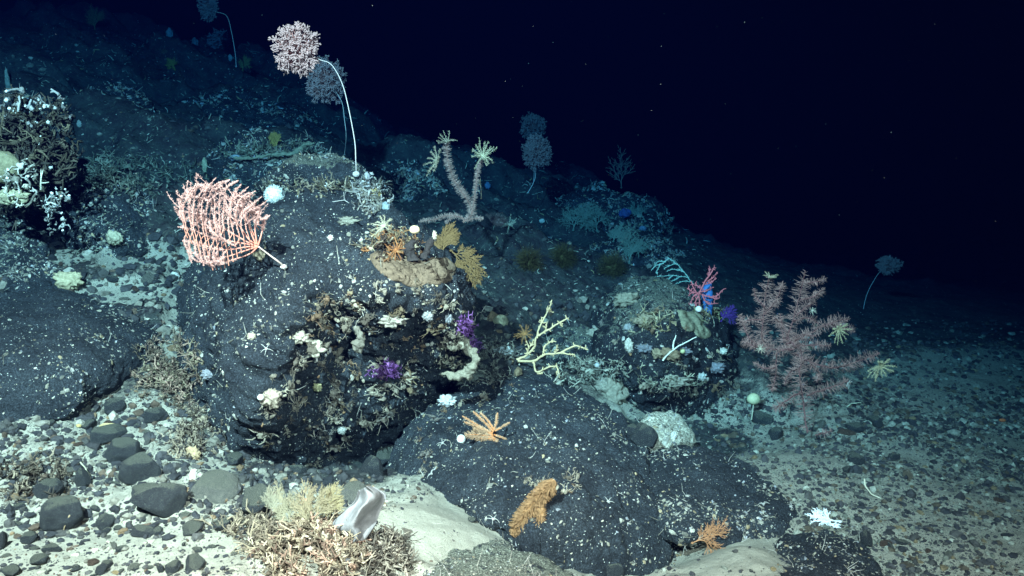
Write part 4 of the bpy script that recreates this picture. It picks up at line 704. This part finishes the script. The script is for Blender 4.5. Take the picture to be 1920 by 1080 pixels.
thicket('coral_rubble', 735, 465, 60, 34, 260, 'tangle of tan and orange twigs around the black stumps', 'coral rubble', [(.45, .33, .18), (.5, .24, .1), (.6, .52, .36), (.12, .09, .07)], 9, l=.045, r=.0035, heap=.07)
thicket('coral_rubble', 615, 352, 150, 18, 170, 'twiggy growth under the brow of the cap rock', 'coral rubble', [(.30, .27, .17), (.14, .13, .09), (.5, .45, .34)], 10, l=.04, r=.003, heap=.04)
thicket('coral_rubble', 695, 365, 45, 40, 220, 'pale twigs and stubs on the right end of the cap rock', 'coral rubble', [(.55, .55, .5), (.40, .38, .3), (.7, .7, .68)], 12, l=.05, r=.0035, heap=.05)
lump('puff_sponge', 515, 373, 14, 'bright white woolly puff sponge left of the cap rock', 'sponge', (.82, .92, .90), .35, 2.4, 7, hairs=500, hl=.018, sub=4, mat=M_SOFT)
lump('sponge', 612, 348, (6, 4, 6), 'small square white sponge on the brow of the cap rock', 'sponge', (.85, .87, .85), .3, 2, 8, mat=M_SOFT)
lump('sponge', 700, 371, (12, 8, 12), 'yellowish lumpy sponge at the right end of the cap rock', 'sponge', (.55, .45, .22), .6, 2, 9)
lump('sponge', 722, 391, (8, 5, 9), 'pale blue sponge right of the yellowish lumpy sponge', 'sponge', (.45, .58, .60), .4, 3, 10)
lump('sponge', 668, 326, (6, 4, 5), 'white foot beside the stalk of the pink ball coral', 'sponge', (.8, .8, .76), .4, 3, 11)
lump('sponge', 687, 338, (5, 4, 15), 'white upright stub right of the pink ball coral stalk', 'sponge', (.65, .65, .68), .5, 3, 12)
for k, (pts, r_, lb) in enumerate([([(858,628),(872,640),(884,658),(890,680),(878,700),(850,704),(828,700)], [3, 7, 8, 9, 9, 7, 3], 'cream hook shaped sponge at the lower right corner of the largest boulder'), ([(838,648),(852,650),(870,648)], [4, 8, 8, 4], 'small cream sponge just above the hook shaped sponge'), ([(664,612),(674,630),(672,650),(662,652)], [3, 7, 8, 4], 'long tan sponge hanging in the middle of the overgrown face')]):
    dd = dep(*pts[0]) - .03; mb, L_ = tube_sponge('', pts, dd, r_, '', '', (.38, .36, .27) if k < 2 else (.26, .25, .2), 30 + k, 1.5, k=50, nr=18); tag(mb.obj('sponge', M_CR, None, L_[0]), lb, 'sponge')
for k, (x, y, s, lb) in enumerate([(722, 694, (26, 16), 'violet feathery coral in the middle of the overgrown face'), (872, 615, (14, 18), 'upper violet coral at the right corner of the largest boulder'), (888, 650, (12, 18), 'lower violet coral beside the hook shaped sponge')]):
    thicket('violet_coral', x, y, s[0] * 1.2, s[1] * 1.2, 150, lb, 'coral', [(.30, .12, .42), (.42, .20, .55), (.22, .08, .32)], 70 + k, l=.035, r=.0028, heap=.03)
# ------------------------------------------------------------------ sponge clumps over the two overgrown faces: each an object
CL = []
pal = [(.52, .47, .36), (.38, .34, .26), (.66, .61, .48), (.26, .23, .18), (.46, .32, .2), (.36, .35, .31), (.78, .72, .55), (.52, .42, .26)]
for k in range(22):
    mb = MB(); rg = np.random.default_rng(100 + k); c = np.array(pal[k % 8]); nb = rg.integers(2, 6)
    for j in range(nb):
        q = rg.normal(size=3) * [.7, .7, .45]; r = rg.uniform(.25, .6, 3); V, T = ICO[3]; n_ = fbm(V * 1.8 + k * 3 + j, 4, .6); hol = np.maximum(0, .35 - np.linalg.norm(V - unit(rg.normal(size=3)), axis=1)) * 1.6
        mb.add(V * (1 + .5 * n_ - hol)[:, None] * r + q, None, T, c * rg.uniform(.6, 1.15))
    m = 10 + 6 * (k % 3); p0 = rg.normal(size=(m, 3)) * .5; d1 = unit(p0 + rg.normal(size=(m, 3)) * .5); d2 = unit(d1 + rg.normal(size=(m, 3))); curves(mb, np.stack([p0, p0 + d1 * .6, p0 + d1 * .7 + d2 * .5, p0 + d1 * .7 + d2 * .9], 1), rg.uniform(.05, .12, (m, 1)) * np.array([[1, 1, .8, .6]]), 5, c * rg.uniform(.6, 1.5))
    CL.append(mb.mesh('sponge_clump', M_CR))
def place(me, px, py, s, label, cat, group, name, rg, lim=None):
    p, n, d = hit(px, py, ALL)
    if p is None or (lim and not lim[0] < d < lim[1]): return None
    o = bpy.data.objects.new(name, me); COL.objects.link(o); o.location = p + n * s * d / F * .25; k = s * d / F; o.scale = (k * rg.uniform(.6, 1.2), k * rg.uniform(.6, 1.2), k * rg.uniform(.6, 1.3)); o.rotation_euler = rg.uniform(-3, 3, 3); return tag(o, label, cat, group)
BR = []
for k in range(8):
    mb = MB(); c = [(.85, .84, .74), (.62, .6, .52), (.8, .68, .45), (.85, .85, .82), (.5, .46, .36), (.75, .72, .55), (.7, .45, .25), (.8, .8, .7)][k]; blob(mb, (0, 0, 0), (1, .8, .7), .12 if k % 2 else .7, 1.6, k, 3, c); BR.append(mb.mesh('sponge_bead', M_CR))
rg = np.random.default_rng(77); poly1 = [(560, 880), (470, 800), (490, 720), (560, 640), (610, 540), (700, 525), (860, 540), (878, 640), (840, 730), (740, 770), (650, 850)]
def inside(x, y, P):
    r = False; j = len(P) - 1
    for i in range(len(P)):
        if (P[i][1] > y) != (P[j][1] > y) and x < (P[j][0] - P[i][0]) * (y - P[i][1]) / (P[j][1] - P[i][1]) + P[i][0]: r = not r
        j = i
    return r
def clumps(n, P, smin, smax, label, group, lim=None, meshes=None, name='sponge_clump', cat='sponge'):
    k = 0; xs = [p[0] for p in P]; ys = [p[1] for p in P]; t = 0
    while k < n and t < 20 * n:
        t += 1; x = rg.uniform(min(xs), max(xs)); y = rg.uniform(min(ys), max(ys))
        if not inside(x, y, P): continue
        if n3(np.array([x / 38, y / 38, 1.3])) < -.12 and rg.random() < .8: continue
        if place((meshes or CL)[rg.integers(len(meshes or CL))], x, y, smin * (smax / smin) ** rg.random() ** 1.5, label, cat, group, name, rg, lim): k += 1
clumps(90, poly1, 2.5, 6, 'small pale sponge bead crusting the shaded right face of the largest boulder', 'pale sponge beads on the largest boulder', (3.2, 4.4), meshes=BR, name='sponge_bead')
clumps(28, [(1100, 640), (1130, 580), (1200, 560), (1290, 610), (1370, 680), (1390, 760), (1300, 800), (1200, 750), (1120, 710)], 2, 5, 'small pale sponge bead on the front of the rounded boulder', 'pale sponge beads on the rounded boulder', (4.3, 5.4), meshes=BR, name='sponge_bead')
clumps(200, poly1, 3.5, 13, 'ragged little sponge clump crusting the shaded right face of the largest boulder', 'sponge clumps on the largest boulder', (3.2, 4.4))
clumps(42, [(1100, 640), (1130, 580), (1200, 560), (1290, 610), (1370, 680), (1390, 760), (1300, 800), (1200, 750), (1120, 710)], 3, 10, 'ragged little sponge clump on the front of the rounded boulder', 'sponge clumps on the rounded boulder', (4.3, 5.4))
clumps(26, [(740, 800), (850, 760), (880, 720), (950, 700), (1000, 720), (900, 760), (800, 900)], 3, 9, 'ragged little sponge clump in the cleft between the big boulders', 'sponge clumps in the cleft', (3.2, 4.6))
clumps(16, [(1010, 890), (1080, 890), (1090, 940), (1040, 930), (960, 900)], 4, 9, 'ragged grey sponge clump at the head of the long orange sponge', 'sponge clumps above the orange sponge', (2.8, 3.9))
for k, (x, y, r_, c, lb) in enumerate([(580,658,(20,9,14),(.66,.62,.46),'pale pitted sponge at the left of the overgrown face'),(560,634,(15,8,10),(.55,.50,.38),'tan sponge just above the pale pitted sponge'),(512,742,(17,9,15),(.60,.48,.34),'pinkish cream sponge low on the left of the overgrown face'),(487,744,6,(.80,.86,.80),'white bead sponge left of the pinkish cream sponge'),(595,722,(7,5,8),(.62,.62,.26),'yellow green sponge low on the overgrown face'),(730,595,(22,9,10),(.50,.47,.38),'grey tent shaped sponge high on the overgrown face'),(805,590,(8,5,9),(.45,.5,.55),'blue grey tooth sponge high on the overgrown face'),(840,597,(6,4,8),(.5,.62,.75),'pale blue sponge near the right edge of the overgrown face'),(640,804,(7,5,7),(.5,.6,.58),'blue white bead sponge near the foot of the overgrown face'),(838,757,(14,8,10),(.72,.80,.84),'frosty white sponge in the cleft below the hook shaped sponge'),(942,663,(14,8,8),(.68,.82,.84),'pale blue sponge at the base of the cream dead coral'),(590,677,(4,4,4),(.9,.9,.85),'tiny white bead below the pale pitted sponge'),(395,702,(11,5,8),(.34,.40,.50),'blue grey crust low on the left side of the largest boulder'),(472,633,(7,4,6),(.7,.62,.45),'cream speck sponge on the smooth left face of the largest boulder'),(648,416,(15,7,8),(.36,.38,.30),'grey green cone sponge below the cap rock'),(620,448,(5,4,5),(.85,.85,.82),'white chip on the upper face of the largest boulder')]):
    lump('sponge', x, y, r_, lb, 'sponge', mute(c), .04 if not hasattr(r_, '__len__') else .7, 2.6, 200 + k, sink=.0, mat=M_SOFT if not hasattr(r_, '__len__') else M_CR)
# rounded boulder
for k, (x, y, r_, c, lb) in enumerate([(1180,508+110,(8,5,7),(.34,.45,.55),'pale blue sponge high on the rounded boulder'),(1253,661,(8,6,6),(.62,.50,.26),'ochre cup sponge in the middle of the rounded boulder'),(1230,663,(9,6,8),(.45,.34,.16),'brown sponge left of the ochre cup sponge'),(1275,658,5,(.55,.65,.2),'lime green bead sponge on the rounded boulder'),(1306,582,6,(.85,.82,.85),'white bead sponge at the crest below the red coral'),(1208,652,(13,5,8),(.20,.26,.38),'blue slate sponge in the middle of the rounded boulder'),(1338,690,(15,6,9),(.26,.33,.5),'blue lavender sponge low on the right of the rounded boulder'),(1283,658,(10,5,6),(.22,.28,.4),'slate blue sponge right of the lime green bead'),(1251,665,(17,7,11),(.40,.25,.10),'rusty sponge behind the white stick on the rounded boulder'),(1180,650,(7,5,12),(.72,.74,.66),'white trumpet sponge on the rounded boulder'),(1313,705,(7,5,7),(.6,.75,.8),'pale bead sponge at the foot of the rounded boulder'),(1123,685,5,(.4,.5,.6),'blue bead sponge at the left of the rounded boulder'),(1110,630,(14,8,8),(.42,.44,.34),'grey forked sponge at the upper left of the rounded boulder'),(1175,570,(18,8,14),(.38,.37,.24),'khaki feathery sponge high on the rounded boulder'),(1212,605,(15,7,11),(.42,.36,.20),'yellow brown sponge below the khaki feathery sponge'),(1260,715,(26,9,10),(.42,.44,.34),'grey shelf of sponge on the lower front of the rounded boulder'),(1352,660,(7,5,6),(.80,.86,.78),'white chip hanging by the dark thread right of the rounded boulder'),(1150,742,(22,12,26),(.42,.42,.30),'pale yellow lobed sponge left of the rounded boulder'),(1125,728,(18,10,12),(.40,.41,.32),'grey yellow sponge beside the pale lobed sponge')]):
    lump('sponge', x, y, r_, lb, 'sponge', mute(c, .45), .04 if not hasattr(r_, '__len__') else .7, 2.6, 240 + k, sink=.1, mat=M_SOFT if not hasattr(r_, '__len__') else M_CR)
d8 = dep(1250, 660) - .04
sketch_coral('white_stick', [[(1243,676),(1262,656),(1285,642),(1306,632)],[(1262,656),(1264,640),(1268,628)]], d8, 'bleached white twig leaning on the rounded boulder', 'dead coral', (.72, .75, .66), .005, seed=3)
thicket('coral_rubble', 1105, 700, 75, 34, 330, 'pale grey green twig heap left of the rounded boulder', 'coral rubble', [(.48, .50, .40), (.34, .36, .30), (.6, .6, .48)], 14, l=.06, r=.0034, heap=.10)
thicket('coral_rubble', 1255, 712, 70, 18, 90, 'hanging pale twigs on the lower front of the rounded boulder', 'coral rubble', [(.42, .44, .34), (.55, .55, .42)], 15, l=.05, r=.003, heap=.04, tall=-.6)
thicket('coral_rubble', 1225, 605, 50, 30, 60, 'yellow brown twigs high on the rounded boulder', 'coral rubble', [(.42, .36, .2), (.5, .46, .3)], 16, l=.05, r=.003, heap=.04)
thicket('coral_rubble', 862, 665, 55, 60, 160, 'cream twigs around the hook shaped sponge', 'coral rubble', [(.5, .46, .34), (.3, .28, .2)], 37, l=.035, r=.003, heap=.04)
thicket('coral_rubble', 920, 680, 60, 50, 300, 'grey rubble twigs between the hook sponge and the dead coral', 'coral rubble', [(.30, .30, .25), (.16, .16, .14), (.45, .43, .34)], 17, l=.045, r=.0033, heap=.05)
thicket('coral_rubble', 1340, 588, 50, 16, 90, 'olive twigs at the foot of the red coral', 'coral rubble', [(.4, .38, .2), (.45, .36, .22)], 18, l=.05, r=.003, heap=.03)
dq = dep(1412, 790) - .05; root = thing('stalked_sponge', at(1409, 785, dq), 'round pale yellow sponge on a short stalk at the foot of the rounded boulder', 'sponge'); p0 = np.array(root.location)
mb = MB(); blob(mb, at(1413, 748, dq), np.array([12.5, 11, 10.5]) * dq / F, .04, 1.2, 1, 4, (.55, .58, .36)); mb.obj('head', M_SOFT, root, p0); mb = MB(); curves(mb, poly([(1409, 787), (1411, 772), (1413, 756)], dq, 10)[None], np.full((1, 10), .004), 6, (.4, .42, .32)); mb.obj('stalk', M_SOFT, root, p0)
# ------------------------------------------------------------------ left side: coral framework and rubble
thicket('coral_framework', 45, 290, 110, 120, 1000, 'dark tangled coral framework at the left edge with white living tips', 'coral', [(.12, .11, .08), (.06, .06, .05), (.22, .2, .13), (.10, .10, .08)], 21, l=.09, r=.006, heap=.3, d=4.7, depth=.18, tips=((.7, .78, .72), .035, 1.0))
thicket('white_coral', 50, 205, 100, 40, 34, 'white coral tips along the crest of the dark framework', 'coral', [(.8, .85, .82)], 22, l=.06, r=.008, d=4.6, depth=.08, tips=((.88, .93, .9), .5, 1.0))
thicket('white_coral', 38, 345, 40, 46, 50, 'cream white coral spray at the left edge', 'coral', [(.78, .8, .66), (.85, .88, .8)], 23, l=.06, r=.006, d=4.35, depth=.05, tips=((.88, .92, .85), .3, .8))
thicket('white_coral', 108, 395, 28, 45, 50, 'little white coral sprays under the dark framework', 'coral', [(.75, .8, .75)], 24, l=.045, r=.0045, d=4.45, depth=.04, tips=((.88, .92, .88), .3, .8))
lump('sponge', 10, 322, (34, 20, 30), 'large smooth yellowish sponge cut by the left edge', 'sponge', (.36, .36, .22), .12, 1.5, 5, d=4.4)
lump('sponge', 28, 375, (30, 16, 14), 'cream sponge mass below the smooth yellowish sponge', 'sponge', (.60, .60, .40), .5, 2.2, 6, d=4.38)
lump('sponge', 112, 530, (25, 14, 17), 'cream sponge with rusty edge in the rubble above the left slab', 'sponge', (.66, .60, .38), .45, 2.4, 7, sink=-.1)
lump('sponge', 220, 446, (14, 8, 12), 'small cream sponge below the dark block on the left slope', 'sponge', (.62, .60, .42), .5, 2.2, 8, sink=-.1)
lump('shell', 327, 523, (9, 4, 9), 'bright white chip in the sand gully left of the largest boulder', 'shell', (.85, .88, .8), .35, 2, 9, sink=-.1)
lump('shell', 202, 804, (15, 6, 5), 'pale yellow chip behind the long dark cobble', 'shell', (.75, .62, .32), .3, 2, 10, sink=-.3)
lump('shell', 146, 801, (5, 3, 3), 'tiny yellow chip in the left foreground rubble', 'shell', (.75, .6, .25), .2, 2, 11, sink=-.2)
lump('shell', 1262, 818, (5, 4, 7), 'white shell chip on the cream white rock', 'shell', (.85, .87, .84), .4, 2, 12)
thicket('coral_rubble', 312, 700, 70, 80, 620, 'tan and pinkish twig heap between the left slab and the largest boulder', 'coral rubble', [(.42, .36, .24), (.30, .24, .17), (.5, .36, .27), (.18, .15, .11)], 25, chips=.8, l=.036, r=.0028, heap=.07)
thicket('coral_rubble', 360, 815, 60, 60, 380, 'tan rubble twigs under the left foot of the largest boulder', 'coral rubble', [(.40, .34, .24), (.14, .12, .1), (.55, .48, .36)], 26, chips=1.0, l=.035, r=.003, heap=.05)
thicket('coral_rubble', 60, 900, 90, 50, 200, 'dark brown twig litter in the left foreground rubble', 'coral rubble', [(.10, .09, .07), (.18, .15, .11), (.34, .30, .22)], 27, chips=1.2, l=.035, r=.0034, heap=.05)
thicket('coral_rubble', 230, 330, 160, 40, 360, 'dusty twigs along the left slope behind the net coral', 'coral rubble', [(.22, .25, .19), (.34, .36, .28)], 28, l=.07, r=.004, heap=.06)
lump('sponge', 356, 858, (13, 7, 15), 'cream and orange sponge in the rubble at the left foot of the largest boulder', 'sponge', (.66, .50, .30), .5, 2.2, 33, sink=-.1)
lump('sponge', 307, 727, (7, 5, 8), 'pink cream sponge at the foot of the twig heap', 'sponge', (.78, .55, .42), .4, 2.2, 34, sink=-.1)
# slope behind: tufts, little fans, upright sponges
for k, (x, y, s, c, lb) in enumerate([(519,262,34,(.30,.26,.08),'olive round sea fan on the slope behind the cap rock'),(178,35,40,(.25,.28,.12),'dim olive bush high on the left ridge'),(328,118,26,(.35,.32,.08),'yellowish tuft on the upper slope'),(455,118,28,(.28,.28,.1),'olive tuft near the end of the ridge'),(1052,480,34,(.36,.30,.08),'ochre tuft on the floor behind the largest boulder'),(990,490,30,(.36,.28,.08),'brown ochre tuft right of the sea fans'),(1148,500,40,(.34,.30,.1),'olive tuft left of the turquoise twig coral')]):
    if k > 3: lump('tuft_coral', x, y + s * .2, (s * .28, s * .15, s * .32), lb, 'coral', np.array(c) * .28, .6, 2, 400 + k, sink=-.2, hairs=700, hl=.08); continue
    dd = dep(x, y + s * .5); fan('bush_coral', (x, y + s * .5), dd - .02, math.pi / 2, s * 1.3, lb, 'coral', np.array(c) * .75, 6, .38, .8, 3, .006, seed=80 + k, minr=.0012, bend=.6)
for k, (x, y, s, lb) in enumerate([(1075,410,48,'broad teal bush coral on the far outcrop'),(1120,415,40,'second teal bush coral on the far outcrop, next to the broad one'),(1180,470,52,'teal feather bush below the far outcrop'),(1210,400,34,'teal twig coral at the right end of the far outcrop'),(1150,440,30,'small teal bush in the middle of the far outcrop')]):
    dd = dep(x, y + s * .4); fan('bush_coral', (x, y + s * .45), dd - .03, math.pi / 2 + (.3 if k % 2 else -.2), s * 1.7, lb, 'coral', (.15, .23, .19), 6, .55, .78, 3, .007, seed=90 + k, minr=.0016, bend=.6)
for k, (x, y, r_, c, lb) in enumerate([(319,66,(6,5,10),(.7,.75,.7),'white knob sponge standing on the ridge line'),(369,84,(6,5,9),(.5,.55,.5),'dim pale sponge on the ridge line right of the white knob'),(432,111,(4,3,6),(.6,.65,.6),'small pale funnel sponge at the end of the ridge'),(448,300,(12,6,6),(.30,.42,.5),'blue grey sponge on the dark ledge'),(387,313,(5,4,14),(.40,.46,.32),'upright greenish sponge finger on the left slope'),(152,234,(4,3,7),(.5,.55,.5),'pale sponge finger above the dark block'),(1016,415,(5,3,4),(.7,.8,.75),'bright white chip on the slope left of the far outcrop'),(1167,405,(11,7,9),(.05,.10,.3),'deep blue round sponge on the far outcrop'),(1200,428,(7,4,5),(.2,.32,.45),'blue sponge at the foot of the far outcrop'),(912,352,(5,4,7),(.15,.3,.5),'blue sponge right of the forked brush coral'),(14,160,(4,4,26),(.35,.42,.36),'tall pale sponge finger at the left edge')]):
    lump('sponge', x, y, r_, lb, 'sponge', c, .3, 2, 300 + k, sink=-.3)
tub, L_ = tube_sponge('', [(425,288),(450,298),(500,292),(545,288),(572,272),(590,268)], dep(480, 300) - .05, [1, 2.5, 3, 3.5, 4.5, 2], '', '', (.22, .27, .2), 44, 1.6, k=70); thicket('coral_rubble', 520, 288, 130, 16, 160, 'dusty green twigs along the rim of the dark ledge', 'coral rubble', [(.22, .26, .2), (.3, .34, .26)], 45, l=.07, r=.004, heap=.05); tag(tub.obj('coral_ridge', M_CR, None, L_[0]), 'long pale green ridge of dead coral lying along the dark ledge', 'dead coral')
# small growth over the far slope, too many and too dim to count
def far_growth():
    r = np.random.default_rng(55); mb = MB(); n = 3600; P = []; D = []
    while len(P) < n:
        x = r.uniform(0, 1330); y = r.uniform(60, 540); p, nn, d = hit(x, y, ALL)
        if p is None or d < 4.9 or n3(np.array([x / 60, y / 40, .7])) < -.15 * r.random(): n -= 1; continue
        P.append(p); D.append(d)
    P = np.array(P); D = np.array(D)[:, None]; n = len(P); l = r.uniform(.006, .026, (n, 1)) * D / 5; d1 = unit(r.normal(size=(n, 3)) * [1, .6, .35] + [0, 0, .2]); d2 = unit(d1 + r.normal(size=(n, 3)) * .7)
    pl = np.array([(.45, .5, .4), (.3, .34, .27), (.6, .64, .55), (.38, .34, .18), (.2, .24, .2)])[r.choice(5, n, p=[.28, .3, .1, .08, .24])]
    curves(mb, np.stack([P, P + d1 * l, P + d1 * l + d2 * l], 1), r.uniform(.0012, .0042, (n, 1)) * D / 5 * np.array([[1, .9, .5]]), 4, pl); tag(mb.obj('slope_growth', M_CR), 'dim twigs, tufts and crusts covering the far slope', kind='stuff')
far_growth()
for (x, y, r_, lb) in [(500, 655, 15, 'thin white brittle star on the smooth left face of the largest boulder'), (831, 832, 12, 'white brittle star left of the white ball sponge'), (811, 890, 12, 'white brittle star at the lower left of the speckled boulder'), (925, 976, 16, 'white brittle star below the middle of the speckled boulder'), (1140, 942, 12, 'white brittle star on the right part of the speckled boulder'), (1432, 948, 12, 'white brittle star on the low dark boulder'), (1230, 925, 0, ''), (1480, 950, 8, 'small white brittle star at the right end of the low dark boulder'), (896, 358, 9, 'white brittle star on the stem of the forked brush coral')]:
    if r_: star(x, y, r_, lb, seed=int(x))
sketch_coral('coral_twig', [[(1622,898),(1623,912),(1634,925),(1650,934),(1668,944),(1686,952)]], dep(1640, 930) - .02, 'thin bent white twig lying on the right gravel slope', 'dead coral', (.62, .64, .5), .0035, seed=1)
sketch_coral('coral_twig', [[(1566,758),(1580,766),(1590,762),(1600,756),(1616,754)]], dep(1590, 762) - .02, 'pale wriggling twig on the gravel below the big brush coral', 'dead coral', (.5, .55, .42), .004, seed=2)
sketch_coral('coral_twig', [[(150,866),(163,884),(172,905),(176,925)]], dep(163, 890) - .03, 'thin greenish stick leaning over the left foreground cobbles', 'dead coral', (.36, .38, .28), .003, seed=3)
sketch_coral('coral_twig', [[(131,965),(124,985),(118,1000)]], dep(122, 990) - .03, 'short brown stick on the cobble in the lower left sand', 'dead coral', (.32, .26, .16), .003, seed=4)
lump('shell', 1878, 791, (6, 3, 3), 'small orange speck on the right gravel slope', 'shell', (.8, .25, .1), .2, 2, 60, sink=-.3)
# ------------------------------------------------------------------ marine snow and the water itself
def snow():
    r = np.random.default_rng(9); n = 380; px = r.uniform(0, 1920, n); py = r.uniform(0, 1080, n) ** 1.0; d = r.uniform(2.2, 7.5, n); P = at(px, py, d); V0, T0 = ICO[1]; sz = (.0004 * 3.6 ** (r.random(n) ** 2))[:, None, None] * (d / 4)[:, None, None]
    mb = MB(); W = V0[None] * sz * r.uniform(.6, 1.8, (n, 1, 3)) + P[:, None]; mb.add(W.reshape(-1, 3), None, (T0[None] + (np.arange(n) * len(V0))[:, None, None]).reshape(-1, 3), (.18, .2, .2)); tag(mb.obj('marine_snow', M_SOFT), 'specks of marine snow drifting in the water', kind='stuff')
snow()
mb = MB(); x0, x1, y0, y1, z0, z1 = -75, 75, -4, 74, -10, 9
mb.add([(x0,y0,z0),(x1,y0,z0),(x1,y1,z0),(x0,y1,z0),(x0,y0,z1),(x1,y0,z1),(x1,y1,z1),(x0,y1,z1)], [(0,3,2,1),(4,5,6,7),(0,1,5,4),(1,2,6,5),(2,3,7,6),(3,0,4,7)])
hm = bpy.data.materials.new('sea_water'); hm.use_nodes = True; nt = hm.node_tree; nt.nodes.clear(); out = nt.nodes.new('ShaderNodeOutputMaterial'); pv = nt.nodes.new('ShaderNodeVolumePrincipled')
pv.inputs['Color'].default_value = (.0002, .0012, .014, 1); pv.inputs['Density'].default_value = .5; pv.inputs['Absorption Color'].default_value = (.23, .585, .79, 1); pv.inputs['Anisotropy'].default_value = .55; nt.links.new(pv.outputs[0], out.inputs['Volume'])
tag(mb.obj('haze', hm, smooth=False), 'dark blue sea water', kind='stuff')
